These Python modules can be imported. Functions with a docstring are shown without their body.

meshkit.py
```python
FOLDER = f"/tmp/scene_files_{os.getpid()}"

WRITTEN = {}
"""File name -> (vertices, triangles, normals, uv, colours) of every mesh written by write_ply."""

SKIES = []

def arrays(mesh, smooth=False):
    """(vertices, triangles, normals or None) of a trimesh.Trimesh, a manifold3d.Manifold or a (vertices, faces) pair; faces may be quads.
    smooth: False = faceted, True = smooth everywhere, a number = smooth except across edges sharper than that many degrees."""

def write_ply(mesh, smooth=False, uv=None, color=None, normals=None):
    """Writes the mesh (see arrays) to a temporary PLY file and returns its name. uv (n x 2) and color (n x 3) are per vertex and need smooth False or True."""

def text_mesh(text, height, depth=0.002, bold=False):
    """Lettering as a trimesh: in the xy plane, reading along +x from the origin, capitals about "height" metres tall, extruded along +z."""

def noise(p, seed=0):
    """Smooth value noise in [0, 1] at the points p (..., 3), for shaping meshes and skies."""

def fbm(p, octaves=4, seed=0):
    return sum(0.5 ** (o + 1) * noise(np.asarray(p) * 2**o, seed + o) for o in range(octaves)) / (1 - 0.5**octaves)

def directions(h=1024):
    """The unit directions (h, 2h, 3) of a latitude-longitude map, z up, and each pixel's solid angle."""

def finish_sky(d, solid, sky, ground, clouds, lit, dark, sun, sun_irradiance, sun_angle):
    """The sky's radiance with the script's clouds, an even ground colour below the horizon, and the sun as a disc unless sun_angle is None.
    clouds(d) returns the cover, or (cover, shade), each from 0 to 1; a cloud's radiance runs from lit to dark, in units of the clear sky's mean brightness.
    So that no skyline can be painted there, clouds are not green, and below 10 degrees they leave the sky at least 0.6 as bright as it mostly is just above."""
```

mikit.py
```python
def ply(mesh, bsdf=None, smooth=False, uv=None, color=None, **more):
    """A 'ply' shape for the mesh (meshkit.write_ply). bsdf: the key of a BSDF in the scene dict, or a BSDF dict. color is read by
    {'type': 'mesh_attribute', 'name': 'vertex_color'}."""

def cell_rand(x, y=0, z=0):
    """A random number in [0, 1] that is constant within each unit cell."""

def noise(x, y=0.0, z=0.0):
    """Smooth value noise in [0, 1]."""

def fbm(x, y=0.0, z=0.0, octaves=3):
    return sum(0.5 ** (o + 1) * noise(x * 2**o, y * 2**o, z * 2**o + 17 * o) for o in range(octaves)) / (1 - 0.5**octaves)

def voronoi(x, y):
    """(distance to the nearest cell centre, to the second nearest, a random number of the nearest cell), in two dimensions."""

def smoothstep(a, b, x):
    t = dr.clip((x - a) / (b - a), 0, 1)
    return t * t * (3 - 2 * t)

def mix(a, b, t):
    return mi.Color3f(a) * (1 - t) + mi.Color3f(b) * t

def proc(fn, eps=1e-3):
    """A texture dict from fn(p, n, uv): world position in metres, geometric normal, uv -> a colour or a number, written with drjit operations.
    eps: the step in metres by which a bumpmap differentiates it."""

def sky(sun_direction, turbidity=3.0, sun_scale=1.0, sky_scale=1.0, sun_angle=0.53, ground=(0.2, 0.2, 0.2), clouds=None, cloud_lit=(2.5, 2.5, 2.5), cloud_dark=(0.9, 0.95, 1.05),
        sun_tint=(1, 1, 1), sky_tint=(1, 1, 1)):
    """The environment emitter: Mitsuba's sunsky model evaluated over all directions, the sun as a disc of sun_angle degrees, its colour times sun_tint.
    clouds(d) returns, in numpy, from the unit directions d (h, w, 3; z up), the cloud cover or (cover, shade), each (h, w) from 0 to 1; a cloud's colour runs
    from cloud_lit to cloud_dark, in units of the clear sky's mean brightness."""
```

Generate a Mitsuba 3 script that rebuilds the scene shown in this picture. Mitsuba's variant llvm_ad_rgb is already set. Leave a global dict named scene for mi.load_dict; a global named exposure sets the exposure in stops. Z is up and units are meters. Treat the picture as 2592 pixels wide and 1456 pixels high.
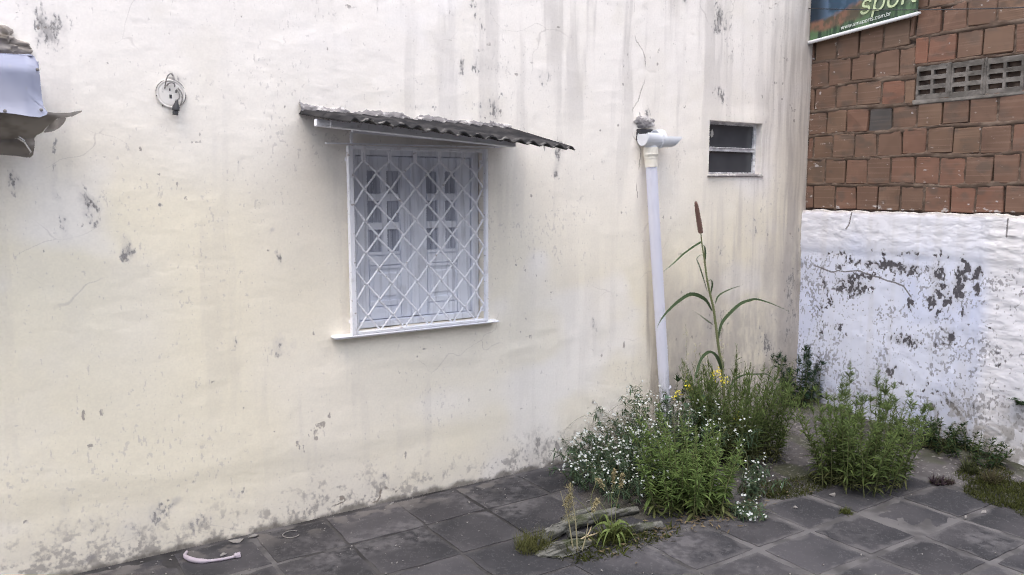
import math
import numpy as np
import drjit as dr
import mitsuba as mi
import trimesh
import manifold3d as m3
import shapely.geometry as sg
import mikit
import meshkit
from mikit import proc, noise, fbm, voronoi, smoothstep, mix

T = mi.ScalarTransform4f
scene, labels = {}, {}
rng = np.random.default_rng(7)

# ------------------------------------------------------------------ camera, sky, exposure
CAM = np.array([-5.326, -4.0087, 1.75])
FW = np.array([0.54403, 0.83017, -0.12182])
scene['camera'] = {'type': 'perspective', 'fov': 64.73, 'fov_axis': 'x', 'near_clip': 0.05, 'far_clip': 500.0,
                   'to_world': T().look_at(origin=CAM.tolist(), target=(CAM + FW).tolist(), up=[0, 0, 1])}


def overcast(d):
    up = np.clip(d[..., 2], 0, 1)
    return np.ones(d.shape[:2]), (1 - up) ** 1.3          # an overcast dome: brightest overhead


scene['sky'] = mikit.sky([-0.35, -0.25, 0.9], turbidity=4, sun_scale=0.1, sun_angle=30, clouds=overcast,
                         cloud_lit=(2.45, 2.5, 2.75), cloud_dark=(0.72, 0.74, 0.82), sun_tint=(1.0, 0.97, 0.93))
exposure = 3.42

SPOTS1 = [(-5.06,1.75,0.03,0.5,0.42),(-0.35,0.55,0.3,0.25,0.55),(-0.95,0.75,0.3,0.2,0.5),(-0.12,0.9,0.1,0.5,0.55),(-0.55,1.45,0.12,0.3,0.42),(-2.95,2.6,0.06,0.25,0.5),(-5.058,2.46,0.066,0.11,0.66),(-4.984,2.477,0.05,0.09,0.58),(-3.003,2.678,0.064,0.128,0.5),(-3.042,2.462,0.05,0.086,0.7),(-2.849,2.543,0.04,0.087,0.5),(-3.524,2.661,0.023,0.08,0.5),(-2.756,2.464,0.027,0.089,0.4),(-1.002,2.898,0.138,0.157,0.7),(-1.287,2.943,0.037,0.05,0.6),(-1.674,2.922,0.034,0.061,0.6),(-0.999,2.395,0.099,0.108,0.5),(-4.555,2.237,0.06,0.044,0.6),(-4.598,2.049,0.02,0.045,0.5),(-4.931,1.659,0.065,0.13,0.62),(-5.045,1.575,0.037,0.086,0.5),(-4.769,1.46,0.049,0.072,0.58),(-4.635,1.642,0.02,0.022,0.6),(-4.119,1.569,0.024,0.029,0.6),(-4.094,1.431,0.02,0.06,0.5),(-4.284,1.839,0.019,0.076,0.4),(-4.304,1.011,0.023,0.158,0.4),(-4.081,0.947,0.082,0.091,0.6),(-5.194,1.762,0.043,0.058,0.5),(-2.341,1.887,0.045,0.144,0.8),(-2.431,1.98,0.059,0.071,0.4),(-2.062,0.87,0.039,0.065,0.6),(-1.999,1.916,0.065,0.049,0.4),(-2.448,2.397,0.102,0.069,0.5),(-2.525,0.125,0.185,0.115,0.55),(-2.356,0.094,0.031,0.078,0.9),(-3.52,0.078,0.097,0.091,0.5),(-4.716,0.194,0.088,0.098,0.7),(-4.626,0.213,0.036,0.059,0.9),(-4.982,0.255,0.098,0.074,0.5),(-4.839,0.145,0.085,0.077,0.6),(-4.347,0.191,0.117,0.061,0.5),(-5.002,0.032,0.032,0.022,0.9),(-4.554,0.603,0.054,0.059,0.35),(-1.637,2.204,0.077,0.077,0.6),(-0.892,1.348,0.104,0.171,0.5),(-0.015,1.437,0.058,0.036,0.9),(0.018,0.245,0.2,0.227,0.6),(-2.85,2.225,0.162,0.089,0.55),(-3.303,2.179,0.296,0.038,0.4),(-4.521,0.108,0.112,0.08,0.5),(-3.531,0.138,0.048,0.046,0.7)]
SPOTS2 = [(-0.62,1.21,0.34,0.05,0.8),(-0.55,1.12,0.30,0.05,0.62),(-1.12,1.05,0.16,0.16,0.72),(-1.20,0.80,0.10,0.14,0.55),(-0.78,0.46,0.3,0.12,0.55),(-1.15,0.30,0.28,0.14,0.6),(-0.25,0.95,0.10,0.2,0.5),(-0.312,1.259,0.194,0.036,0.6),(-0.864,1.31,0.399,0.038,0.65),(-0.455,1.05,0.187,0.102,0.9),(-0.35,1.173,0.097,0.044,0.6),(-0.87,1.201,0.166,0.06,0.9),(-1.065,1.191,0.105,0.093,0.9),(-1.226,1.127,0.063,0.155,1),(-1.334,1.214,0.048,0.076,1),(-1.341,1.113,0.024,0.064,0.9),(-1.05,1.002,0.053,0.067,0.8),(-0.9,0.957,0.028,0.068,0.8),(-0.873,0.704,0.167,0.056,0.9),(-1.071,0.681,0.066,0.054,0.7),(-0.341,0.725,0.099,0.059,0.6),(-0.444,0.666,0.064,0.044,0.5),(-1.266,0.923,0.074,0.104,0.5),(-1.034,0.4,0.134,0.11,0.5),(-1.259,0.259,0.15,0.08,0.5),(-1.506,0.652,0.047,0.076,0.5),(-1.49,0.877,0.093,0.037,0.5),(-0.178,0.563,0.069,0.618,0.5),(-1.27,1.234,0.147,0.064,0.6)]
MILLET_LEAVES = [([(-1.473,-0.35,1.397),(-1.521,-0.375,1.407),(-1.677,-0.4,1.35),(-1.79,-0.425,1.296),(-1.908,-0.45,1.247)],0.0116),([(-1.362,-0.35,0.954),(-1.456,-0.378,1.038),(-1.594,-0.407,1.087),(-1.703,-0.435,1.08),(-1.84,-0.463,1.029),(-1.942,-0.492,0.977),(-2.01,-0.52,0.928)],0.0232),([(-1.298,-0.35,0.752),(-1.256,-0.336,0.851),(-1.167,-0.321,0.912),(-1.037,-0.307,0.972),(-0.915,-0.293,0.986),(-0.844,-0.279,0.983),(-0.687,-0.264,0.944),(-0.449,-0.25,0.859)],0.0216),([(-1.334,-0.35,1.0),(-1.279,-0.327,1.045),(-1.154,-0.303,1.074),(-0.986,-0.28,1.096)],0.01),([(-1.346,-0.35,0.857),(-1.483,-0.385,0.926),(-1.621,-0.42,0.993)],0.0075),([(-1.41,-0.35,1.083),(-1.493,-0.36,1.243),(-1.535,-0.37,1.308),(-1.482,-0.38,1.34)],0.0066),([(-1.379,-0.35,1.064),(-1.378,-0.36,1.134),(-1.405,-0.37,1.162),(-1.439,-0.38,1.157)],0.01),([(-1.244,-0.35,0.523),(-1.322,-0.383,0.628),(-1.41,-0.417,0.688),(-1.495,-0.45,0.709),(-1.588,-0.483,0.686),(-1.666,-0.517,0.609),(-1.72,-0.55,0.54)],0.0265),([(-1.209,-0.35,0.272),(-1.149,-0.344,0.42),(-1.092,-0.337,0.46),(-0.998,-0.331,0.477),(-0.874,-0.325,0.463),(-0.755,-0.319,0.446),(-0.669,-0.312,0.393),(-0.619,-0.306,0.321),(-0.598,-0.3,0.258)],0.0111),([(-1.439,-0.35,1.281),(-1.45,-0.355,1.367),(-1.478,-0.36,1.395)],0.0116)]
TRAY = [(-5.301,2.035),(-5.238,2.038),(-5.19,2.037),(-5.125,2.029),(-5.079,2.046),(-5.054,2.044),(-5.005,2.051),(-4.97,2.062),(-4.951,2.065),(-4.954,2.06),(-4.985,2.041),(-5.024,2.029),(-5.048,2.023),(-5.077,1.998),(-5.099,1.971),(-5.116,1.963),(-5.129,1.943),(-5.166,1.95),(-5.189,1.949),(-5.244,1.941),(-5.308,1.941)]
FLAP = [(-5.079,1.996),(-5.057,2.014),(-5.03,2.026),(-5.02,2.022),(-5.031,2.002),(-5.049,1.981),(-5.074,1.968),(-5.097,1.965),(-5.1,1.969)]
FLAP2 = [(-5.307,1.945),(-5.184,1.949),(-5.161,1.933),(-5.138,1.896),(-5.151,1.874),(-5.184,1.881),(-5.311,1.889)]
FLAP3 = [(-5.185,1.947),(-5.13,1.944),(-5.128,1.931),(-5.136,1.881),(-5.148,1.87),(-5.156,1.875),(-5.14,1.894),(-5.162,1.931)]
HOOD = [(-5.317,2.246),(-5.226,2.252),(-5.179,2.254),(-5.128,2.261),(-5.113,2.255),(-5.106,2.239),(-5.101,2.207),(-5.099,2.112),(-5.097,2.058),(-5.086,2.038),(-5.091,2.028),(-5.114,2.018),(-5.147,2.02),(-5.194,2.027),(-5.24,2.03),(-5.332,2.027)]
CRACK = [(-1.778,2.934),(-1.769,2.814),(-1.742,2.682),(-1.725,2.677),(-1.668,2.578),(-1.651,2.467),(-1.693,2.377),(-1.758,2.26),(-1.769,2.122),(-1.707,1.985),(-1.724,1.845),(-1.724,1.691)]
BRANCHCRACK = [(-3.844,0.041),(-3.787,0.079),(-3.576,0.01),(-3.561,0.064),(-3.567,0.122),(-3.508,0.064),(-3.459,0.089),(-3.385,0.092)]



# ------------------------------------------------------------------ helpers
def numbered(name):
    if name not in scene and name not in labels:
        return name
    i = 1
    while f'{name}_{i:03d}' in scene or f'{name}_{i:03d}' in labels:
        i += 1
    return f'{name}_{i:03d}'


def thing(name, label, cat=None, group=None, kind=None):
    key = numbered(name)
    labels[key] = {'label': label}
    if cat: labels[key]['category'] = cat
    if group: labels[key]['group'] = group
    if kind: labels[key]['kind'] = kind
    return key


def obj(name, mesh, mat, parent=None, smooth=30, label=None, kind=None, **kw):
    key = numbered(parent + '__' + name if parent else name)
    scene[key] = mikit.ply(mesh, mat, smooth=smooth, **kw)
    if label or kind:
        labels[key] = {}
        if label: labels[key]['label'] = label
        if kind: labels[key]['kind'] = kind
    return key


def put(name, shape, mat_world, parent):
    key = numbered(parent + '__' + name)
    scene[key] = {**shape, 'to_world': T(mat_world)}
    return key


def single(name, mesh, mat, label, cat=None, group=None, kind=None, smooth=30, **kw):
    key = thing(name, label, cat, group, kind)
    scene[key] = mikit.ply(mesh, mat, smooth=smooth, **kw)
    return key


def cat(ms):
    return trimesh.util.concatenate(ms)


def cbox(x0, x1, y0, y1, z0, z1, b=0.003, jit=0.0):
    """chamfered box, optionally with slightly wrong corners"""
    b = min(b, 0.3 * min(abs(x1 - x0), abs(y1 - y0), abs(z1 - z0)))
    P = []
    for i, x in enumerate((x0, x1)):
        for j, y in enumerate((y0, y1)):
            for k, z in enumerate((z0, z1)):
                o = rng.normal(0, jit, 3) if jit else np.zeros(3)
                s = np.array([1 - 2 * i, 1 - 2 * j, 1 - 2 * k]) * b
                c = np.array([x, y, z]) + o
                P += [c + s * [0, 1, 1], c + s * [1, 0, 1], c + s * [1, 1, 0]]
    return trimesh.convex.convex_hull(np.array(P))


def bar(a, b, w, h, bev=0.002):
    """chamfered bar from a to b; w across (horizontal), h in height"""
    a, b = np.asarray(a, float), np.asarray(b, float)
    d = b - a
    L = np.linalg.norm(d)
    m = cbox(0, L, -w / 2, w / 2, -h / 2, h / 2, bev)
    x = d / L
    y = np.cross([0, 0, 1.0], x)
    y = y / np.linalg.norm(y) if np.linalg.norm(y) > 1e-6 else np.array([0, 1.0, 0])
    M = np.eye(4)
    M[:3, 0], M[:3, 1], M[:3, 2], M[:3, 3] = x, y, np.cross(x, y), a
    m.apply_transform(M)
    return m


def tube(points, radii, sides=8, caps=True):
    p = np.asarray(points, float)
    n = len(p)
    r = np.broadcast_to(np.asarray(radii, float), (n,))
    t = np.gradient(p, axis=0)
    t /= np.linalg.norm(t, axis=1, keepdims=True) + 1e-12
    ref = np.array([0.3, 0.9, 0.2]) if abs(t[0] @ np.array([0.3, 0.9, 0.2])) < 0.85 else np.array([0.9, 0.1, 0.3])
    a = np.cross(t, ref)
    a /= np.linalg.norm(a, axis=1, keepdims=True) + 1e-12
    b = np.cross(t, a)
    ang = np.arange(sides) * 2 * np.pi / sides
    v = (p[:, None] + r[:, None, None] * (np.cos(ang)[None, :, None] * a[:, None] + np.sin(ang)[None, :, None] * b[:, None])).reshape(-1, 3)
    i, j = np.meshgrid(np.arange(n - 1), np.arange(sides), indexing='ij')
    q = np.stack([i * sides + j, i * sides + (j + 1) % sides, (i + 1) * sides + (j + 1) % sides, (i + 1) * sides + j], -1).reshape(-1, 4)
    f = np.vstack([q[:, [0, 1, 2]], q[:, [0, 2, 3]]])
    if caps:
        v = np.vstack([v, p[:1], p[-1:]])
        k = np.arange(sides)
        f = np.vstack([f, np.stack([(k + 1) % sides, k, k * 0 + len(v) - 2], 1), np.stack([k + (n - 1) * sides, (k + 1) % sides + (n - 1) * sides, k * 0 + len(v) - 1], 1)])
    return trimesh.Trimesh(v, f, process=False)


def curve(pts, n):
    """Catmull-Rom through pts"""
    p = np.asarray(pts, float)
    p = np.vstack([2 * p[0] - p[1], p, 2 * p[-1] - p[-2]])
    out = []
    for s in np.linspace(0, len(p) - 3 - 1e-6, n):
        i = int(s)
        t = s - i
        a, b, c, d = p[i:i + 4]
        out.append(0.5 * (2 * b + (c - a) * t + (2 * a - 5 * b + 4 * c - d) * t * t + (3 * b - a - 3 * c + d) * t ** 3))
    return np.array(out)


def lathe(profile, axis0, axis1, sides=24):
    """profile (r, t) with t along the axis from axis0 to axis1 (unit = metres)"""
    a, b = np.asarray(axis0, float), np.asarray(axis1, float)
    x = (b - a) / np.linalg.norm(b - a)
    pr = np.asarray(profile, float)
    u = np.cross(x, [0, 0, 1.0] if abs(x[2]) < 0.9 else [1.0, 0, 0])
    u /= np.linalg.norm(u)
    w = np.cross(x, u)
    ang = np.arange(sides) * 2 * np.pi / sides
    v = (a + x * pr[:, 1, None, None] + pr[:, 0, None, None] * (np.cos(ang)[None, :, None] * u + np.sin(ang)[None, :, None] * w)).reshape(-1, 3)
    n = len(pr)
    i, j = np.meshgrid(np.arange(n - 1), np.arange(sides), indexing='ij')
    q = np.stack([i * sides + j, i * sides + (j + 1) % sides, (i + 1) * sides + (j + 1) % sides, (i + 1) * sides + j], -1).reshape(-1, 4)
    return trimesh.Trimesh(v, np.vstack([q[:, [0, 1, 2]], q[:, [0, 2, 3]]]), process=False)


def grid_faces(n, m):
    i, j = np.meshgrid(np.arange(n - 1), np.arange(m - 1), indexing='ij')
    return np.stack([i * m + j, (i + 1) * m + j, (i + 1) * m + j + 1, i * m + j + 1], -1).reshape(-1, 4)


def man(mesh):
    return m3.Manifold(m3.Mesh(np.asarray(mesh.vertices, np.float32), np.asarray(mesh.faces, np.uint32)))


def from_man(m):
    q = m.to_mesh()
    return trimesh.Trimesh(np.array(q.vert_properties[:, :3], float), np.array(q.tri_verts, int), process=False)


def fb(*c, octaves=3, seed=0):
    c = np.broadcast_arrays(*c)
    p = np.stack(list(c) + [np.zeros_like(c[0])] * (3 - len(c)), -1)
    return meshkit.fbm(p, octaves, seed)


def sstep(a, b, x):
    t = np.clip((x - a) / (b - a), 0, 1)
    return t * t * (3 - 2 * t)


def spot_mask(x, z, spots):
    m = mi.Float(0)
    for (cx, cz, rx, rz, s) in spots:
        m = dr.maximum(m, s * dr.exp(-(dr.square((x - cx) / rx) + dr.square((z - cz) / rz))))
    return m


def crack(x, z, pts, w):
    """1 on a wandering line x(z) through pts (listed from the top down)"""
    d = mi.Float(9)
    for (xa, za), (xb, zb) in zip(pts[:-1], pts[1:]):
        ex, ez = xb - xa, zb - za
        t = dr.clip(((x - xa) * ex + (z - za) * ez) / (ex * ex + ez * ez), 0, 1)
        d = dr.minimum(d, dr.sqrt(dr.square(x - xa - t * ex) + dr.square(z - za - t * ez)))
    return 1 - smoothstep(w * 0.4, w, d)


# ------------------------------------------------------------------ materials
def two(b): return {'type': 'twosided', 'bsdf': b}


def matte(col, rough=0.85, spec=0.25, **k):
    return two({'type': 'principled', 'base_color': col if isinstance(col, dict) else {'type': 'rgb', 'value': list(col)}, 'roughness': rough, 'specular': spec, **k})


def bumped(col, bump, scale=1.0, rough=0.85, spec=0.25, **k):
    return two({'type': 'bumpmap', 'arbitrary': bump, 'scale': scale,
                'bsdf': {'type': 'principled', 'base_color': col if isinstance(col, dict) else {'type': 'rgb', 'value': list(col)}, 'roughness': rough, 'specular': spec, **k}})


def c_house(p, n, uv):
    x, z = p.x, p.z
    a = fbm(x * 0.9 + 3, z * 0.9, 0, 3)
    b = fbm(x * 5, z * 5, 2, 3)
    cream = mix((0.81, 0.755, 0.615), (0.81, 0.765, 0.668), smoothstep(0.35, 0.65, a))
    # brighter light on the upper wall put into colour, towards white and pink, newer filler shows pale
    pale = smoothstep(1.5, 2.9, z + 0.25 * (x + 4) * smoothstep(-4.6, -1.5, x) * 0.3 + (a - 0.5))
    col = mix(cream, (0.87, 0.835, 0.80), pale * 0.95)
    col = mix(col, (0.86, 0.84, 0.84), smoothstep(0.60, 0.78, fbm(x * 1.6 + 9, z * 1.9 + 4, 0, 3)) * 0.55)
    col = mix(col, (0.75, 0.71, 0.63), smoothstep(0.45, 0.8, b) * 0.30)
    # grey rain streaks, heavier towards the corner
    xw = x + 0.030 * (fbm(z * 3.1 + 2, x * 2.3, 3, 3) - 0.5)
    st = fbm(xw * 11, z * 0.9, 5, 4)
    st2 = fbm(xw * 41, z * 2.6, 8, 3)
    brk = smoothstep(0.30, 0.62, fbm(x * 3.3, z * 2.1, 21, 3))
    heavy = smoothstep(-1.9, -1.25, x) * (0.45 + 0.55 * smoothstep(-1.1, -0.05, x))
    light_s = 0.5 * smoothstep(1.7, 2.8, z) * smoothstep(-4.0, -2.4, x) * smoothstep(0.5, 0.68, st) + 0.22 * smoothstep(0.55, 0.7, st)
    streak = smoothstep(0.42, 0.68, st * 0.66 + st2 * 0.34) * dr.maximum(heavy, light_s) * (0.45 + 0.55 * brk)
    col = mix(col, (0.45, 0.425, 0.41), streak * 0.68)
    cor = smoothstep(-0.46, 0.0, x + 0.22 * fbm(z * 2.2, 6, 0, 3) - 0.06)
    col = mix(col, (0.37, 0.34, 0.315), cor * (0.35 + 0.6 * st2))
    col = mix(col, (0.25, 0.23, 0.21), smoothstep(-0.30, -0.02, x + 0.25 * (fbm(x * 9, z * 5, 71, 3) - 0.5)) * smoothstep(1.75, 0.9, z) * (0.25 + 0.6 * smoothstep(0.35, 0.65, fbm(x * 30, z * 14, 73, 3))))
    gt = smoothstep(-1.75, -1.3, x) * smoothstep(1.35, 0.3, z)
    col = mix(col, (0.33, 0.31, 0.285), gt * smoothstep(0.28, 0.60, 0.6 * fbm(x * 7, z * 4, 11, 4) + 0.4 * fbm(x * 40, z * 16, 12, 3)) * 0.72)
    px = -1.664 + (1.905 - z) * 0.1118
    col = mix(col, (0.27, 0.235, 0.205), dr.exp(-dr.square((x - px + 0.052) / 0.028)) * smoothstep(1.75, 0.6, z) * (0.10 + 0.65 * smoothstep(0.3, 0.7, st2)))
    damp = smoothstep(-1.72, -1.30, x) * smoothstep(1.55, 0.75, z + 0.5 * (fbm(x * 3.1, z * 1.4, 81, 3) - 0.5))
    col = mix(col, (0.44, 0.405, 0.375), damp * (0.30 + 0.45 * smoothstep(0.35, 0.65, fbm(x * 5, z * 2.4, 83, 4))))
    # black mould: soft grey haloes round finely broken black
    m = spot_mask(x + 0.13 * (fbm(x * 8, z * 6, 31, 3) - 0.5), z + 0.16 * (fbm(x * 9, z * 5, 37, 3) - 0.5), SPOTS1) * (0.55 + 0.75 * fbm(x * 17, z * 9, 41, 2))
    fine = fbm(x * 31 + 2 * noise(x * 11, z * 9, 2), z * 17, 1, 4)
    vfine = fbm(x * 95, z * 52, 4, 3)
    grain = 0.6 * fine + 0.4 * vfine
    col = mix(col, (0.47, 0.45, 0.44), smoothstep(0.22, 0.9, m * (0.45 + 1.1 * grain)) * 0.8)
    mould = smoothstep(0.60, 0.76, 0.46 * m + 0.76 * grain) * smoothstep(0.10, 0.35, m)
    col = mix(col, (0.165, 0.16, 0.16), mould * (0.45 + 0.45 * smoothstep(0.45, 0.65, vfine)))
    # faint scattered freckles of the same
    fr = smoothstep(0.70, 0.80, 0.5 * grain + 0.5 * vfine + 0.09 * smoothstep(0.5, 0.8, fbm(x * 2.2 + 4, z * 2.0, 13, 3)))
    col = mix(col, (0.42, 0.40, 0.39), fr * 0.36)
    # damp dirt along the foot of the wall
    foot = smoothstep(0.36, 0.0, z + 0.18 * (fbm(x * 2.6, 1, 0, 3) - 0.5))
    grime = smoothstep(0.50, 0.72, 0.55 * fbm(x * 19, z * 21, 7, 4) + 0.45 * fbm(x * 70, z * 60, 9, 3) + 0.16 * foot - 0.085)
    col = mix(col, (0.60, 0.57, 0.53), foot * 0.5)
    col = mix(col, (0.22, 0.205, 0.195), grime * foot * 0.68)
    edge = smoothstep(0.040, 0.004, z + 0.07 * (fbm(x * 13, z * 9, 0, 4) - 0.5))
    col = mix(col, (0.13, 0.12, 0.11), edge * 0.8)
    col = col * (0.955 + 0.09 * fbm(x * 130, z * 130, 23, 2))
    # hairline cracks in the paint
    v1, v2, v3 = voronoi(x * 2.3 + 1.1 * fbm(x * 2.6, z * 3.1, 51, 4), z * 3.3 + 1.1 * fbm(x * 3.3, z * 2.4, 57, 4))
    hair = smoothstep(0.020, 0.004, v2 - v1) * smoothstep(0.62, 0.72, fbm(x * 1.9, z * 2.3, 61, 3))
    col = mix(col, (0.36, 0.33, 0.31), hair * 0.30)
    # a few pits
    sp = smoothstep(0.86, 0.89, noise(x * 27, z * 27, 9) * 0.7 + 0.3 * noise(x * 7, z * 7, 3)) * smoothstep(0.45, 0.6, vfine)
    col = mix(col, (0.25, 0.22, 0.20), sp * 0.7)
    # the long crack beside the downpipe and the small ones at the foot
    wob = 0.018 * (fbm(z * 21, x * 4, 2, 3) - 0.5)
    wob2 = 0.075 * (fbm(z * 16, x * 16, 12, 4) - 0.5)
    gap = smoothstep(0.36, 0.52, fbm(x * 14, z * 14, 19, 3))
    ck = 0.8 * crack(x + wob * 2.2, z + 0.5 * wob, CRACK, 0.0048) * smoothstep(0.35, 0.55, fbm(z * 6, 3, 0, 2))
    ck = dr.maximum(ck, gap * crack(x + wob2, z - wob2, BRANCHCRACK[:3], 0.008))
    ck = dr.maximum(ck, gap * crack(x + wob2, z - wob2, BRANCHCRACK[2:], 0.011))
    col = mix(col, (0.16, 0.13, 0.11), ck * 0.75)
    return col


def b_house(p, n, uv):
    x, z = p.x, p.z
    h = 0.0016 * fbm(x * 9, z * 13, 0, 3) + 0.0014 * fbm(x * 30, z * 52, 3, 3) + 0.0007 * voronoi(x * 16 + 2 * noise(x * 5, z * 5), z * 20)[0] + 0.0012 * dr.abs(fbm(x * 4 + 2 * noise(x * 3, z * 6), z * 11, 6, 4) - 0.5)
    m = spot_mask(x, z, SPOTS1)
    return h - 0.0025 * smoothstep(0.55, 0.75, 0.5 * m + 0.5 * fbm(x * 26, z * 13, 1, 4))


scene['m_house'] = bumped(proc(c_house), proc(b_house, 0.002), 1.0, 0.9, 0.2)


def c_white(p, n, uv):
    y, z = p.y, p.z
    a = fbm(y * 2.2, z * 2.2, 3, 4)
    col = mix((0.58, 0.635, 0.82), (0.66, 0.70, 0.83), smoothstep(0.35, 0.65, a))
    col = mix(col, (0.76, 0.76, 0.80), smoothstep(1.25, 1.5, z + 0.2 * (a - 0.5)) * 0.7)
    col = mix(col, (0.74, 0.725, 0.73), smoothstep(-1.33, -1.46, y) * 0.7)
    st = fbm(y * 15, z * 0.7, 4, 3)
    col = mix(col, (0.50, 0.48, 0.47), smoothstep(0.5, 0.75, st) * 0.22)
    m = spot_mask(y, z, SPOTS2)
    f1 = fbm(y * 24 + 1.8 * noise(y * 11, z * 9), z * 18, 2, 4)
    f2 = fbm(y * 62, z * 46, 6, 3)
    gray = smoothstep(0.30, 0.95, m * (0.6 + 0.8 * f1) + 0.35 * (f2 - 0.5))
    col = mix(col, (0.40, 0.40, 0.425), gray * 0.72)
    peel = smoothstep(0.595, 0.67, 0.42 * m + 0.55 * f1 + 0.50 * (f2 - 0.43)) * smoothstep(0.10, 0.3, m)
    col = mix(col, (0.070, 0.067, 0.078), peel * 0.96)
    sp = smoothstep(0.66, 0.70, 0.62 * fbm(y * 85, z * 60, 16, 2) + 0.26 * f1 + 0.22 * noise(y * 7, z * 7, 3)) * smoothstep(1.30, 1.2, z)
    col = mix(col, (0.13, 0.125, 0.14), sp * 0.6)
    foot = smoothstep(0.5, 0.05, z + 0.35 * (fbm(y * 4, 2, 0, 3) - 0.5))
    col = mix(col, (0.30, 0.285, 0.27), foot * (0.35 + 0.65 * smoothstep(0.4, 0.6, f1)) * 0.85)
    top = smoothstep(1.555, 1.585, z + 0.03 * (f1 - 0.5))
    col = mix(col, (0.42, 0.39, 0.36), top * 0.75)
    wob = 0.02 * (fbm(y * 18, z * 18, 2, 3) - 0.5)
    ck = crack(y + wob, z + wob, [(-0.12, 1.165), (-0.27, 1.13), (-0.5, 1.15), (-0.66, 1.12), (-0.84, 1.08), (-0.90, 1.01)], 0.008)
    ck = dr.maximum(ck, crack(y + wob, z + wob, [(-0.42, 1.575), (-0.405, 1.50), (-0.385, 1.455)], 0.008))
    ck = dr.maximum(ck, crack(y + 0.3 * wob, z + wob, [(-1.50, 1.565), (-1.50, 1.46)], 0.007))
    return mix(col, (0.12, 0.11, 0.11), ck * 0.85)


def b_white(p, n, uv):
    y, z = p.y, p.z
    m = spot_mask(y, z, SPOTS2)
    f1 = fbm(y * 24 + 1.8 * noise(y * 11, z * 9), z * 18, 2, 4)
    f2 = fbm(y * 62, z * 46, 6, 3)
    rough = smoothstep(1.28, 1.4, z) + smoothstep(-1.33, -1.42, y)
    return 0.003 * fbm(y * 24, z * 30, 0, 3) + rough * 0.010 * fbm(y * 13, z * 26, 5, 3) - 0.004 * smoothstep(0.60, 0.67, 0.42 * m + 0.55 * f1 + 0.50 * (f2 - 0.43)) * smoothstep(0.1, 0.3, m)


scene['m_white_render'] = bumped(proc(c_white), proc(b_white, 0.002), 1.0, 0.9, 0.2)


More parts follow.
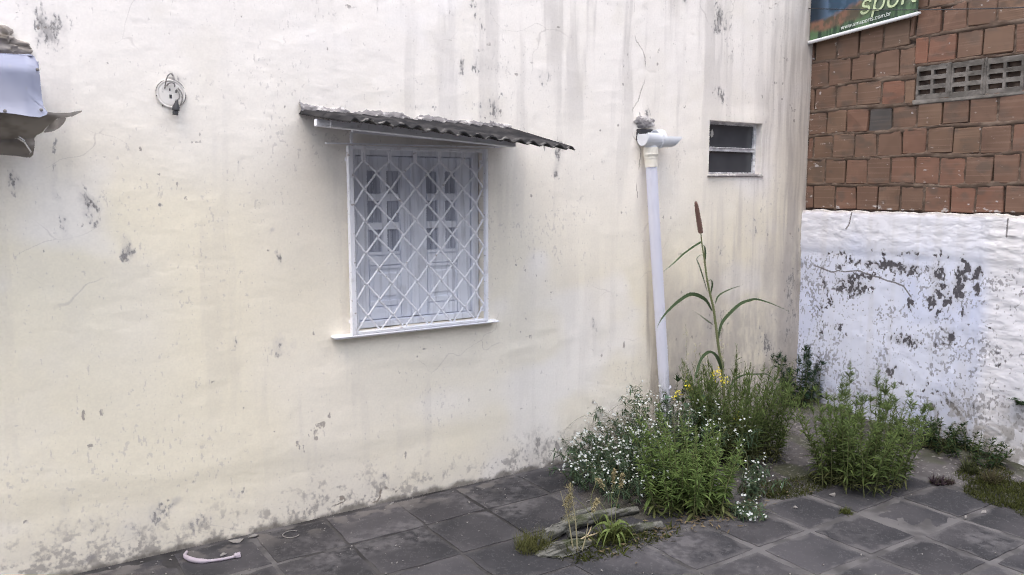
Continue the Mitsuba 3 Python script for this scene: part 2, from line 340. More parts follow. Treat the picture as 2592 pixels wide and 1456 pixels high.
def c_brick(p, n, uv):
    y, z, s = p.y, p.z, uv.x
    k = mi.Float(uv.y)
    col = mix((0.182, 0.120, 0.085), (0.165, 0.105, 0.078), smoothstep(0.0, 0.5, s))
    col = mix(col, (0.200, 0.108, 0.078), smoothstep(0.60, 0.85, s))
    col = mix(col, (0.25, 0.122, 0.084), smoothstep(0.88, 0.97, s))
    col = mix(col, (0.082, 0.077, 0.075), smoothstep(0.04, 0.0, s))
    cl = fbm(y * 7 + 13 * k, z * 7, 3, 3)
    col = col * (0.80 + 0.42 * cl)
    col = mix(col, (0.105, 0.085, 0.072), smoothstep(0.5, 0.75, fbm(y * 10, z * 16, 17 * k, 3)) * 0.6)
    lines = smoothstep(0.52, 0.85, noise(y * 3.5, z * 125, 31 * k))
    col = mix(col, (0.27, 0.19, 0.15), lines * 0.28)
    chalk = smoothstep(0.79, 0.92, fbm(y * 26, z * 48, 2, 4) + 0.18 * smoothstep(1.70, 1.60, z) + 0.08 * smoothstep(-0.28, -0.05, y))
    col = mix(col, (0.52, 0.50, 0.50), chalk * 0.75)
    return col


def b_brick(p, n, uv):
    y, z = p.y, p.z
    groove = dr.sin(z * 2 * math.pi / 0.0125) * 0.5 + 0.5
    return 0.0010 * groove * smoothstep(0.3, 0.6, noise(y * 4, z * 9, 2)) + 0.0022 * fbm(y * 22, z * 40, 3, 3)


scene['m_brick'] = bumped(proc(c_brick), proc(b_brick, 0.0015), 1.0, 0.85, 0.2)


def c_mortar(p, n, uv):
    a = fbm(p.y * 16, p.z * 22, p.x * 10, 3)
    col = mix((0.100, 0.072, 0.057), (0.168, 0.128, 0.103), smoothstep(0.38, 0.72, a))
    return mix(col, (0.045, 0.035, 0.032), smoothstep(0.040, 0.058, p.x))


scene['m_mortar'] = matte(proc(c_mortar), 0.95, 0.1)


def c_concrete(p, n, uv):
    a = fbm(p.x * 14, p.y * 14, p.z * 14, 4)
    col = mix((0.105, 0.098, 0.09), (0.20, 0.187, 0.175), smoothstep(0.3, 0.7, a))
    return mix(col, (0.06, 0.055, 0.05), smoothstep(0.6, 0.8, fbm(p.x * 30, p.y * 30, p.z * 40, 3)) * 0.6)


scene['m_concrete'] = bumped(proc(c_concrete), proc(lambda p, n, uv: 0.003 * fbm(p.x * 60, p.y * 60, p.z * 60, 3), 0.002), 1.0, 0.95, 0.1)


def c_slab(p, n, uv):
    x, y = p.x, p.y
    s = mi.Float(dr.floor(uv.x)) * 0.1
    u, v = uv.x - dr.floor(uv.x), uv.y
    rim = dr.minimum(dr.minimum(u, 0.98 - u), dr.minimum(v, 1 - v))
    a = fbm(x * 3.2, y * 3.2, 40 * s, 4)
    f = fbm(x * 34, y * 34, 3, 3)
    col = mix((0.029, 0.029, 0.033), (0.050, 0.048, 0.053), smoothstep(0.3, 0.7, a)) * (0.85 + 0.35 * s)
    dust = smoothstep(0.52, 0.74, fbm(x * 2.4 + 5, y * 2.4, 1, 4))
    col = mix(col, (0.155, 0.148, 0.155), dust * smoothstep(0.2, 0.8, f) * 0.42)
    grain = smoothstep(0.62, 0.86, noise(x * 210, y * 210, 2) * 0.6 + noise(x * 60, y * 60, 5) * 0.4)
    col = mix(col, (0.13, 0.127, 0.132), grain * 0.30)
    col = mix(col, (0.105, 0.100, 0.104), smoothstep(0.10, 0.0, rim + 0.34 * (fbm(x * 9, y * 9, 8, 4) - 0.42)) * (0.20 + 0.36 * smoothstep(-3.2, -2.0, x)))
    near = smoothstep(-0.25, 0.0, y)
    return mix(col, (0.19, 0.175, 0.165), near * smoothstep(0.45, 0.65, fbm(x * 12, y * 16, 8, 3)) * 0.5)


scene['m_slab'] = bumped(proc(c_slab), proc(lambda p, n, uv: 0.004 * fbm(p.x * 22, p.y * 22, 0, 4), 0.003), 1.0, 0.8, 0.25)


def c_joint(p, n, uv):
    x, y = p.x, p.y
    a = fbm(x * 9, y * 9, 0, 4)
    col = mix((0.062, 0.060, 0.062), (0.112, 0.108, 0.111), smoothstep(0.3, 0.7, a))
    left = smoothstep(-2.3, -3.1, x)
    return col * (1 - 0.45 * left * smoothstep(0.35, 0.6, fbm(x * 2.5, y * 2.5, 5, 2) + 0.1))


scene['m_joint'] = bumped(proc(c_joint), proc(lambda p, n, uv: 0.006 * fbm(p.x * 40, p.y * 40, 0, 3), 0.003), 1.0, 0.95, 0.1)


def c_soil(p, n, uv):
    x, y = p.x, p.y
    a = fbm(x * 5, y * 5, 2, 4)
    col = mix((0.048, 0.045, 0.046), (0.098, 0.093, 0.096), smoothstep(0.3, 0.68, a))
    col = mix(col, (0.24, 0.23, 0.225), smoothstep(0.68, 0.80, fbm(x * 48, y * 48, 4, 2)) * 0.6)
    col = mix(col, (0.050, 0.060, 0.028), smoothstep(0.50, 0.66, fbm(x * 4 + 7, y * 4, 9, 3)) * 0.45)
    lf = smoothstep(-1.9, -2.4, x)
    return mix(col, (0.050, 0.046, 0.043), lf * 0.6)


scene['m_soil'] = bumped(proc(c_soil), proc(lambda p, n, uv: 0.014 * fbm(p.x * 26, p.y * 26, 0, 4), 0.004), 1.0, 0.95, 0.1)


def c_paint(p, n, uv):
    """white oil paint on steel and wood, dusty and worn"""
    a = fbm(p.x * 6, p.y * 6, p.z * 6, 3)
    f = fbm(p.x * 45, p.y * 45, p.z * 22, 3)
    col = mix((0.80, 0.82, 0.89), (0.85, 0.85, 0.87), a)
    col = mix(col, (0.52, 0.51, 0.52), smoothstep(0.55, 0.78, f) * 0.45)
    return mix(col, (0.20, 0.13, 0.09), smoothstep(0.74, 0.83, fbm(p.x * 60, p.y * 60, p.z * 60, 2)) * 0.6)


scene['m_paint'] = matte(proc(c_paint), 0.5, 0.4)


def c_shutter(p, n, uv):
    x, z = p.x, p.z
    g = fbm(x * 60, z * 3.2, 0, 3)
    col = mix((0.64, 0.67, 0.75), (0.74, 0.765, 0.82), smoothstep(0.3, 0.7, fbm(x * 4, z * 4, 2, 3)))
    col = mix(col, (0.40, 0.41, 0.45), smoothstep(0.55, 0.75, g) * 0.40)
    drip = smoothstep(0.60, 0.76, fbm(x * 24, z * 6, 5, 4))
    return mix(col, (0.25, 0.245, 0.25), drip * 0.22)


scene['m_shutter'] = bumped(proc(c_shutter), proc(lambda p, n, uv: 0.0012 * fbm(p.x * 90, p.z * 5, 0, 3), 0.001), 1.0, 0.65, 0.3)


def c_boards(p, n, uv):
    g = fbm(p.x * 80, p.z * 4, 0, 3)
    return mix((0.34, 0.36, 0.42), (0.52, 0.54, 0.60), smoothstep(0.3, 0.7, g))


scene['m_boards'] = matte(proc(c_boards), 0.75, 0.25)


def c_asbestos(p, n, uv):
    a = fbm(p.x * 11, p.y * 11, p.z * 11, 4)
    col = mix((0.022, 0.022, 0.024), (0.050, 0.048, 0.049), smoothstep(0.35, 0.75, a))
    front = smoothstep(-0.585, -0.645, p.y)
    return mix(col, (0.22, 0.21, 0.205), front * smoothstep(0.50, 0.68, fbm(p.x * 38, p.y * 30, p.z * 40, 3)) * 0.8)


scene['m_asbestos'] = bumped(proc(c_asbestos), proc(lambda p, n, uv: 0.002 * fbm(p.x * 70, p.y * 70, 0, 3), 0.002), 1.0, 0.95, 0.1)


def c_lump(p, n, uv):
    a = 0.5 * fbm(p.x * 15, p.y * 20, p.z * 24, 3) + 0.5 * fbm(p.x * 62, p.y * 60, p.z * 70, 3)
    return mix((0.22, 0.21, 0.215), (0.56, 0.54, 0.53), smoothstep(0.48, 0.66, a))


scene['m_lump'] = bumped(proc(c_lump), proc(lambda p, n, uv: 0.006 * fbm(p.x * 60, p.y * 60, p.z * 60, 3), 0.002), 1.0, 0.95, 0.1)
scene['m_brown_lump'] = bumped(proc(lambda p, n, uv: mix((0.17, 0.15, 0.13), (0.34, 0.31, 0.285), smoothstep(0.3, 0.7, fbm(p.x * 25, p.y * 25, p.z * 25, 3)))),
                               proc(lambda p, n, uv: 0.006 * fbm(p.x * 60, p.y * 60, p.z * 60, 3), 0.002), 1.0, 0.95, 0.1)


def c_pvc(p, n, uv):
    a = fbm(p.x * 14, p.y * 14, p.z * 3, 3)
    col = mix((0.63, 0.645, 0.78), (0.70, 0.71, 0.80), a)
    low = smoothstep(0.55, 0.12, p.z + 0.2 * (fbm(p.x * 20, p.z * 9, 0, 3) - 0.5))
    col = mix(col, (0.40, 0.43, 0.42), low * 0.75)
    return mix(col, (0.16, 0.17, 0.16), low * smoothstep(0.5, 0.64, fbm(p.x * 45, p.y * 45, p.z * 26, 3)) * 0.8)


scene['m_pvc'] = matte(proc(c_pvc), 0.42, 0.45)
scene['m_pvc_white'] = matte(proc(lambda p, n, uv: mix((0.60, 0.63, 0.68), (0.72, 0.74, 0.78), fbm(p.x * 25, p.y * 25, p.z * 25, 3))), 0.45, 0.4)
scene['m_pvc_cream'] = matte(proc(lambda p, n, uv: mix((0.74, 0.70, 0.60), (0.80, 0.78, 0.72), fbm(p.x * 25, p.y * 25, p.z * 25, 3))), 0.5, 0.4)


def c_hood(p, n, uv):
    a = fbm(p.x * 5, p.z * 4, 0, 3)
    col = mix((0.25, 0.27, 0.37), (0.32, 0.34, 0.44), smoothstep(0.3, 0.7, a))
    col = mix(col, (0.44, 0.45, 0.54), smoothstep(0.45, 0.7, fbm(p.x * 9, p.z * 2.5, 4, 3)) * 0.5)
    return mix(col, (0.33, 0.32, 0.34), smoothstep(0.66, 0.8, fbm(p.x * 40, p.z * 16, 2, 3)) * 0.4)


scene['m_hood'] = matte(proc(c_hood), 0.45, 0.4)
scene['m_tray'] = matte(proc(lambda p, n, uv: mix((0.18, 0.16, 0.14), (0.29, 0.265, 0.24), smoothstep(0.3, 0.7, fbm(p.x * 16, p.y * 16, p.z * 16, 3)))), 0.6, 0.3)
scene['m_dark'] = matte((0.035, 0.036, 0.042), 0.5, 0.4)
scene['m_wire'] = matte((0.20, 0.19, 0.185), 0.5, 0.4)
scene['m_room'] = matte((0.10, 0.10, 0.11), 0.9, 0.1)
scene['m_alu'] = two({'type': 'principled', 'base_color': proc(lambda p, n, uv: mix((0.48, 0.49, 0.52), (0.78, 0.79, 0.82), smoothstep(0.35, 0.65, fbm(p.x * 30, p.y * 20, p.z * 45, 3)))), 'roughness': 0.5, 'metallic': 0.3})
scene['m_glass'] = {'type': 'thindielectric', 'int_ior': 1.5}
scene['m_dark_glass'] = two({'type': 'principled', 'base_color': proc(lambda p, n, uv: mix((0.040, 0.045, 0.054), (0.062, 0.067, 0.077), fbm(p.x * 14, p.z * 14, 0, 3))), 'roughness': 0.22, 'specular': 0.5})
scene['m_lamp_base'] = matte(proc(lambda p, n, uv: mix((0.70, 0.67, 0.63), (0.80, 0.79, 0.77), fbm(p.x * 30, p.z * 30, 0, 3))), 0.7, 0.3)
scene['m_lilac'] = matte(proc(lambda p, n, uv: mix((0.30, 0.265, 0.31), (0.42, 0.375, 0.43), fbm(p.x * 40, p.y * 40, 0, 3))), 0.45, 0.4)
scene['m_log'] = bumped(proc(lambda p, n, uv: mix(mix((0.035, 0.036, 0.032), (0.145, 0.145, 0.134), smoothstep(0.35, 0.65, fbm(p.x * 14, p.y * 60, p.z * 60, 4))), (0.05, 0.06, 0.028), smoothstep(0.5, 0.65, fbm(p.x * 12 + 3, p.y * 12, p.z * 12, 3)) * 0.6)),
                        proc(lambda p, n, uv: 0.005 * fbm(p.x * 30, p.y * 70, p.z * 60, 3), 0.002), 1.0, 0.9, 0.1)
scene['m_grit'] = matte((0.22, 0.21, 0.205), 0.9, 0.1)
scene['m_pale'] = matte((0.40, 0.39, 0.37), 0.8, 0.2)
scene['m_straw'] = matte((0.42, 0.35, 0.23), 0.8, 0.2)


def c_banner(p, n, uv):
    u, z = -p.y, p.z + 0.022 - 0.08 * (-p.y)          # z measured along the sloping foot of the banner (2.85)
    f = fbm(u * 12, z * 12, 0, 4)
    blue = mix((0.035, 0.075, 0.125), (0.15, 0.24, 0.37), smoothstep(0.4, 0.7, fbm(u * 9 + 2, z * 8, 3, 4)))
    blue = mix(blue, (0.02, 0.035, 0.055), smoothstep(0.22, 0.04, u))
    earth = mix((0.10, 0.085, 0.06), (0.23, 0.125, 0.085), smoothstep(0.35, 0.65, fbm(u * 22, z * 14, 7, 3)))
    grass = mix((0.025, 0.05, 0.035), (0.10, 0.175, 0.09), smoothstep(0.35, 0.7, fbm(u * 38, z * 11, 5, 3)))
    col = mix(grass, earth, smoothstep(2.915, 2.955, z + 0.05 * (f - 0.5)) * smoothstep(0.52, 0.36, u + 0.1 * (f - 0.5)))
    col = mix(col, blue, smoothstep(2.985, 3.02, z - 0.045 * smoothstep(0.1, 0.4, u) + 0.05 * (f - 0.5)) * smoothstep(0.60, 0.40, u))
    g2 = mix((0.09, 0.125, 0.085), (0.16, 0.20, 0.14), f)
    return mix(col, g2, smoothstep(0.42, 0.62, u) * smoothstep(2.92, 2.98, z) * 0.8)


scene['m_banner'] = matte(proc(c_banner), 0.4, 0.4)
scene['m_print'] = matte((0.52, 0.62, 0.38), 0.4, 0.4)
scene['m_print_pale'] = matte((0.72, 0.78, 0.74), 0.4, 0.4)
scene['m_rail'] = matte(proc(lambda p, n, uv: mix((0.70, 0.72, 0.76), (0.80, 0.81, 0.83), fbm(p.y * 30, p.z * 30, 0, 3))), 0.4, 0.4)

VC = {'type': 'mesh_attribute', 'name': 'vertex_color'}
scene['m_leaf'] = {'type': 'principledthin', 'base_color': VC, 'roughness': 0.55, 'diff_trans': 0.9, 'spec_trans': 0.0, 'eta': 1.35}
scene['m_vc'] = matte(VC, 0.8, 0.2)


# ------------------------------------------------------------------ ground, pavement, soil
def soil_h(x, y):
    """height of the soil: mounds in the corner, along the brick wall and under the weeds, sinking below the slabs elsewhere"""
    n1 = fb(x * 3.1, y * 3.1, octaves=3, seed=3) - 0.5
    n2 = fb(x * 13, y * 13, octaves=3, seed=8) - 0.5
    edge = 0.16 * n1
    corner = sstep(-1.98, -1.62, x + edge) * sstep(-1.24, -1.05, y + edge * 0.6)
    right = sstep(-0.78, -0.52, x + edge) * sstep(-2.3, -1.9, y - 0.5 * (x + 0.5) + edge)
    mid = np.exp(-(((x + 2.35) / 0.72) ** 2 + ((y + 0.72) / 0.42) ** 2) ** 1.6)
    r = np.maximum(np.maximum(corner, right), 0.85 * mid)
    h = -0.035 + 0.055 * r + 0.025 * n1 * r + 0.016 * n2 * r
    h = h + 0.075 * np.exp(-(((x + 0.55) / 0.6) ** 2 + ((y + 0.25) / 0.32) ** 2)) + 0.06 * sstep(-0.45, 0.0, x) * sstep(-1.9, -1.3, y)
    return h


def gz(x, y):
    return float(max(0.0, soil_h(np.array([x]), np.array([y]))[0]))


gx, gy = np.meshgrid(np.concatenate([[-60], np.arange(-12, 4.1, 0.5), [60]]), np.concatenate([[-60], np.arange(-12, 4.1, 0.5), [60]]), indexing='ij')
single('ground', (np.stack([gx, gy, 0 * gx - 0.045], -1).reshape(-1, 3), grid_faces(*gx.shape)), 'm_soil', 'bare grey-brown earth under and around the yard', kind='structure')

xs, ys = np.arange(-6.4, 0.061, 0.02), np.arange(-3.4, 0.031, 0.02)
X, Y = np.meshgrid(xs, ys, indexing='ij')
Z = -0.0005 + 0.003 * (fb(X * 9, Y * 9, octaves=3) - 0.5)
pav = single('pavement', (np.stack([X, Y, Z], -1).reshape(-1, 3), grid_faces(*X.shape)), 'm_joint', 'yard paved with dark grey stone slabs in dusty mortar', kind='structure', smooth=True)

JX = [-6.25, -5.86, -5.46, -5.06, -4.665, -4.285, -3.905, -3.495, -3.112, -2.69, -2.265, -1.865, -1.46, -1.065, -0.66, -0.26]
JY = [-3.25, -2.92, -2.57, -2.22, -1.872, -1.528, -1.165, -0.775, -0.385, -0.012]
for i in range(len(JX) - 1):
    for j in range(len(JY) - 1):
        x0, x1, y0, y1 = JX[i], JX[i + 1], JY[j], JY[j + 1]
        cx, cy = (x0 + x1) / 2, (y0 + y1) / 2
        if soil_h(np.array([cx]), np.array([cy]))[0] > 0.008 and cx > -1.95:
            continue
        g = 0.007 + 0.004 * rng.random() if cx < -2.5 else 0.014 + 0.007 * rng.random()
        # an uneven slab: rim dropped, corners out of true
        n = 7
        u = np.linspace(0, 1, n)
        U, V = np.meshgrid(u, u, indexing='ij')
        jit = lambda: rng.normal(0, 0.004)
        c = np.array([[x0 + g + jit(), y0 + g + jit()], [x1 - g + jit(), y0 + g + jit()], [x1 - g + jit(), y1 - g + jit()], [x0 + g + jit(), y1 - g + jit()]])
        P = (1 - U)[..., None] * ((1 - V)[..., None] * c[0] + V[..., None] * c[3]) + U[..., None] * ((1 - V)[..., None] * c[1] + V[..., None] * c[2])
        rim = np.minimum(np.minimum(U, 1 - U), np.minimum(V, 1 - V)) < 1e-6
        P = P + np.where(rim[..., None], rng.normal(0, 0.0025, P.shape), 0)
        h = 0.003 + rng.normal(0, 0.0010) + (U - .5) * rng.normal(0, 0.0015) + (V - .5) * rng.normal(0, 0.0015) + rng.normal(0, 0.0004, U.shape)
        verts = np.concatenate([P, np.where(rim, h - 0.0010, h)[..., None]], -1)
        verts = verts.reshape(-1, 3)
        f = grid_faces(n, n)
        ringi = [k * n for k in range(n)] + [(n - 1) * n + k for k in range(1, n)] + [k * n + n - 1 for k in range(n - 2, -1, -1)] + [k for k in range(n - 2, 0, -1)]
        base = len(verts)
        low = verts[ringi].copy()
        low[:, 2] = -0.02
        L = len(ringi)
        sk = np.array([[ringi[k], base + k, base + (k + 1) % L, ringi[(k + 1) % L]] for k in range(L)])
        vv = np.vstack([verts, low])
        uvs = np.stack([U.reshape(-1) * 0.98 + rng.integers(0, 11), V.reshape(-1)], 1)
        obj('slab', (vv, np.vstack([f, sk])), 'm_slab', pav, smooth=False, uv=np.vstack([uvs, uvs[ringi]]))

xs, ys = np.arange(-3.3, 0.061, 0.02), np.arange(-2.4, 0.031, 0.02)
X, Y = np.meshgrid(xs, ys, indexing='ij')
Z = soil_h(X, Y)
F = grid_faces(*X.shape)
keep = (Z.reshape(-1)[F] > -0.012).any(1)
single('soil', (np.stack([X, Y, Z], -1).reshape(-1, 3), F[keep]), 'm_soil', 'loose grey earth heaped in the corner and under the weeds', kind='structure', smooth=True)

# ------------------------------------------------------------------ the house wall
house = thing('house', 'cream plastered house wall with black mould stains and a shuttered window', 'house')
WX0, WX1, WZ0, WZ1 = -7.2, 0.028, -0.08, 4.3
HOLES = [(-3.70, -2.895, 0.99, 1.962), (-1.06, -0.515, 1.848, 2.220)]


def relief(x, z):
    """outward bulge of the trowelled plaster (metres)"""
    d = 0.026 * (fb(x * 0.8, z * 0.8, octaves=2, seed=1) - 0.5) + 0.007 * (fb(x * 3.1, z * 4.2, octaves=3, seed=2) - 0.5) + 0.0026 * (fb(x * 10, z * 15, octaves=3, seed=5) - 0.5)
    w = 0.36 + 0.05 * (fb(x * 0.9, 0 * z, octaves=2, seed=9) - 0.5)
    d -= 0.010 * sstep(w + 0.075, w - 0.085, z) * sstep(-2.2, -3.4, x)
    # the wrinkles of an old repair below the window
    rw = sstep(-4.0, -3.6, x) * sstep(-2.1, -2.5, x) * np.exp(-((z - 0.79) / 0.085) ** 2)
    d += rw * 0.012 * (1 - 2.2 * np.abs(fb(x * 4.5, z * 12, octaves=4, seed=4) - 0.5) - 0.6)
    # filler rubbed round the downpipe chase
    d += 0.012 * np.exp(-((x + 1.72 - 0.02 * np.sin(z * 7)) / 0.055) ** 2) * sstep(1.4, 1.7, z) * sstep(2.35, 2.15, z)
    for (hx0, hx1, hz0, hz1) in HOLES:                      # flat round the openings
        q = np.maximum(np.maximum(hx0 - x, x - hx1), np.maximum(hz0 - z, z - hz1))
        d *= sstep(-0.01, 0.13, q) * 0.85 + 0.15
    return d


def lines(a, b, step, extra):
    v = list(np.arange(a, b, step)) + [b]
    for e in extra:
        v = [k for k in v if abs(k - e) > step * 0.45] + [e]
    return np.array(sorted(v))


lx = lines(WX0, WX1, 0.022, [h for H in HOLES for h in H[:2]])
lz = lines(WZ0, WZ1, 0.022, [h for H in HOLES for h in H[2:]])
X, Z = np.meshgrid(lx, lz, indexing='ij')
D = relief(X, Z)
V = np.stack([X, -D, Z], -1)
# ragged arris at the openings
for (hx0, hx1, hz0, hz1) in HOLES:
    on = (X > hx0 - 1e-6) & (X < hx1 + 1e-6) & (Z > hz0 - 1e-6) & (Z < hz1 + 1e-6)
    V[..., 0] += np.where(on, 0.006 * (fb(X * 9, Z * 14, octaves=2, seed=12) - 0.5), 0)
    V[..., 2] += np.where(on, 0.006 * (fb(X * 12, Z * 9, octaves=2, seed=13) - 0.5), 0)
nz = len(lz)
F = grid_faces(*X.shape)
cx, cz = X.reshape(-1)[F].mean(1), Z.reshape(-1)[F].mean(1)
hole = np.zeros(len(F), bool)
extraV, extraF = [], []
V = V.reshape(-1, 3)
base = len(V)
for (hx0, hx1, hz0, hz1) in HOLES:
    hole |= (cx > hx0) & (cx < hx1) & (cz > hz0) & (cz < hz1)
    i0, i1, j0, j1 = [int(np.argmin(abs(a - b))) for a, b in ((lx, hx0), (lx, hx1), (lz, hz0), (lz, hz1))]
    ring = [(i, j0) for i in range(i0, i1)] + [(i1, j) for j in range(j0, j1)] + [(i, j1) for i in range(i1, i0, -1)] + [(i0, j) for j in range(j1, j0, -1)]
    idx = [i * nz + j for i, j in ring]
    fr = V[idx]
    bk = fr.copy(); bk[:, 1] = 0.19
    o = base + sum(len(e) for e in extraV)
    L = len(idx)
    extraV += [fr, bk]
    extraF += [[o + k, o + (k + 1) % L, o + L + (k + 1) % L, o + L + k] for k in range(L)]
# the returns at the two ends and the back
o = base + sum(len(e) for e in extraV)
NX = len(lx)
for i in (0, NX - 1):
    fr = V[[i * nz + j for j in range(nz)]]
    bk = fr.copy(); bk[:, 1] = 0.20
    extraV += [fr, bk]
    extraF += [[o + k, o + k + 1, o + nz + k + 1, o + nz + k] for k in range(nz - 1)]
    o += 2 * nz
fr = V[[i * nz + nz - 1 for i in range(NX)]]
bk = fr.copy(); bk[:, 1] = 0.20
extraV += [fr, bk]
extraF += [[o + k, o + k + 1, o + NX + k + 1, o + NX + k] for k in range(NX - 1)]
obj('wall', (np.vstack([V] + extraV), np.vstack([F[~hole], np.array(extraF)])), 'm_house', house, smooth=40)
# dark rooms behind the two openings
for k, (hx0, hx1, hz0, hz1) in enumerate(HOLES):
    m = trimesh.creation.box(bounds=[[hx0 - 0.35, 0.19, hz0 - 0.35], [hx1 + 0.35, 1.6, hz1 + 0.35]])
    keep = ~((m.triangles_center[:, 1] < 0.191))
    m.update_faces(keep)
    obj('room', m, 'm_room', house, smooth=False)
m = trimesh.creation.box(bounds=[[WX0, 0.2005, WZ0], [WX1, 3.6, WZ1 - 0.05]])
m.update_faces(~(m.triangles_center[:, 1] < 0.21))
obj('back_wall', m, 'm_room', house, smooth=False)

# ---- wooden shuttered window
win = house + '__window'
labels[win] = {'label': 'grey painted wooden double shutter window behind the grille'}
fx0, fx1, fz0, fz1, fy = -3.694, -2.90, 0.996, 1.957, 0.062
fw = 0.042
for a in (cbox(fx0, fx0 + fw, fy - 0.012, fy + 0.06, fz0, fz1), cbox(fx1 - fw, fx1, fy - 0.012, fy + 0.06, fz0, fz1),
          cbox(fx0 + fw, fx1 - fw, fy - 0.010, fy + 0.06, fz1 - 0.032, fz1), cbox(fx0 + fw, fx1 - fw, fy - 0.016, fy + 0.06, fz0, fz0 + 0.036)):
    obj('frame', a, 'm_shutter', win)
ROWS = [(1.721, 1.845), (1.565, 1.682), (1.405, 1.527)]
LEAVES = [(-3.648, -3.312, [(-3.582, -3.501), (-3.471, -3.393)]), (-3.308, -2.945, [(-3.228, -3.156), (-3.112, -3.036)])]
for (a, b, cols) in LEAVES:
    z0, z1 = 1.036, 1.922
    leaf = man(cbox(a, b, fy + 0.004, fy + 0.040, z0, z1, 0.003))
    for (c0, c1) in cols:
        for (r0, r1) in ROWS:
            w = man(trimesh.creation.box(bounds=[[c0, fy - 0.02, r0], [c1, fy + 0.031, r1]]))
            leaf = leaf - w
    p0, p1 = cols[0][0] + 0.004, cols[1][1] - 0.002
    leaf = leaf - (man(trimesh.creation.box(bounds=[[p0, fy - 0.02, 1.135], [p1, fy + 0.016, 1.312]])) - man(cbox(p0 + 0.022, p1 - 0.022, fy + 0.006, fy + 0.03, 1.158, 1.289, 0.006)))
    leaf = leaf - man(trimesh.creation.box(bounds=[[cols[0][0], fy - 0.02, 1.862], [cols[1][1], fy + 0.012, 1.916]]))
    # open joints between the stiles and rails
    sx0, sx1, cm = cols[0][0], cols[1][1], (cols[0][1] + cols[1][0]) / 2
    for (ga, gb, gc, gd) in ((sx0 - 0.003, sx0 + 0.002, z0 + 0.002, z1 - 0.002), (sx1 - 0.002, sx1 + 0.003, z0 + 0.002, z1 - 0.002), (sx0, sx1, 1.384, 1.389), (sx0, sx1, 1.328, 1.334), (sx0, sx1, 1.102, 1.108), (p0, p0 + 0.007, 1.135, 1.312), (p1 - 0.007, p1, 1.135, 1.312), (p0, p1, 1.135, 1.142), (p0, p1, 1.304, 1.312)):
        leaf = leaf - man(trimesh.creation.box(bounds=[[ga, fy - 0.02, gc], [gb, fy + 0.016, gd]]))
    obj('shutter', from_man(leaf), 'm_shutter', win, smooth=20)
    for (c0, c1) in cols:
        for (r0, r1) in ROWS:
            s = c0 + (c1 - c0) * (0.42 + 0.2 * rng.random())
            obj('pane', cat([cbox(c0 + 0.001, s - 0.0025, fy + 0.022, fy + 0.0315, r0 + 0.001, r1 - 0.001, 0.001), cbox(s + 0.0025, c1 - 0.001, fy + 0.024, fy + 0.0315, r0 + 0.001, r1 - 0.001, 0.001)]), 'm_boards', win)
obj('astragal', cbox(-3.332, -3.290, fy - 0.010, fy + 0.0035, 1.04, 1.918, 0.004), 'm_shutter', win)
sill = cbox(-3.83, -2.822, -0.060, 0.05, 0.9705, 0.9835, 0.004, 0.002)
obj('sill', sill, 'm_paint', win)

# ---- small ventilation window
vw = house + '__window_001'
labels[vw] = {'label': 'small square window with two dark panes and a grey metal frame'}
hx0, hx1, hz0, hz1 = HOLES[1]
vy = 0.060
for a in (cbox(hx0, hx0 + 0.022, vy - 0.008, vy + 0.03, hz0, hz1, 0.002), cbox(hx1 - 0.026, hx1, vy - 0.008, vy + 0.03, hz0, hz1, 0.002),
          cbox(hx0 + 0.022, hx1 - 0.026, vy - 0.006, vy + 0.03, hz1 - 0.022, hz1, 0.002), cbox(hx0 + 0.022, hx1 - 0.026, vy - 0.006, vy + 0.03, hz0, hz0 + 0.016, 0.002)):
    obj('frame', a, 'm_alu', vw)
zm = 2.025
obj('mullion', cat([cbox(hx0 + 0.022, hx1 - 0.026, vy - 0.018, vy + 0.022, zm - 0.014, zm + 0.014, 0.003), cbox(hx0 + 0.022, hx1 - 0.026, vy - 0.026, vy - 0.018, zm + 0.009, zm + 0.015, 0.001)]), 'm_alu', vw)
for (a, b) in ((hz0 + 0.016, zm - 0.014), (zm + 0.014, hz1 - 0.022)):
    obj('pane', (np.array([[hx0 + 0.02, vy + 0.010, a], [hx1 - 0.024, vy + 0.010, a], [hx1 - 0.024, vy + 0.004, b], [hx0 + 0.02, vy + 0.004, b]]), np.array([[0, 1, 2, 3]])), 'm_dark_glass', vw, smooth=False)
mm = cbox(hx0 - 0.012, hx1 + 0.012, -0.012, 0.05, hz0 - 0.016, hz0 + 0.001, 0.005, 0.004)
obj('sill', mm, 'm_lump', vw)
v = np.array([[0, 0], [0.016, 0.012], [0.019, 0.035], [0.008, 0.060], [-0.008, 0.045], [-0.011, 0.016]])
m = trimesh.creation.extrude_polygon(sg.Polygon(v), 0.002)
m.apply_transform(np.array([[1, 0, 0, hx0 + 0.085], [0, 0, -1, vy + 0.0030], [0, 1, 0, 2.105], [0, 0, 0, 1.0]]))
single('feather', m, 'm_pale', 'small white feather stuck on the upper pane of the little window', 'feather')

# ------------------------------------------------------------------ window grille
gr = thing('window_grille', 'white painted steel grille of crossed zigzag bars over the shutters', 'window grille')
gy0 = -0.045
for nm, a in (('frame', cbox(-3.738, -3.710, gy0 - 0.016, gy0 + 0.014, 0.9845, 1.968)), ('frame', cbox(-2.918, -2.899, gy0 - 0.014, gy0 + 0.012, 0.9845, 1.972)),
              ('frame', cbox(-3.710, -2.918, gy0 - 0.013, gy0 + 0.011, 1.950, 1.9695)), ('frame', cbox(-3.710, -2.918, gy0 - 0.013, gy0 + 0.011, 0.9845, 1.0))):
    obj(nm, a, 'm_paint', gr)
for xx in (-3.725, -2.908):
    for zz in (1.05, 1.90):
        obj('lug', cbox(xx - 0.008, xx + 0.008, gy0 + 0.0145, 0.012, zz - 0.01, zz + 0.01), 'm_paint', gr)
COLS = [-3.708, -3.648, -3.575, -3.4995, -3.427, -3.352, -3.278, -3.2025, -3.13, -3.053, -2.977, -2.920]
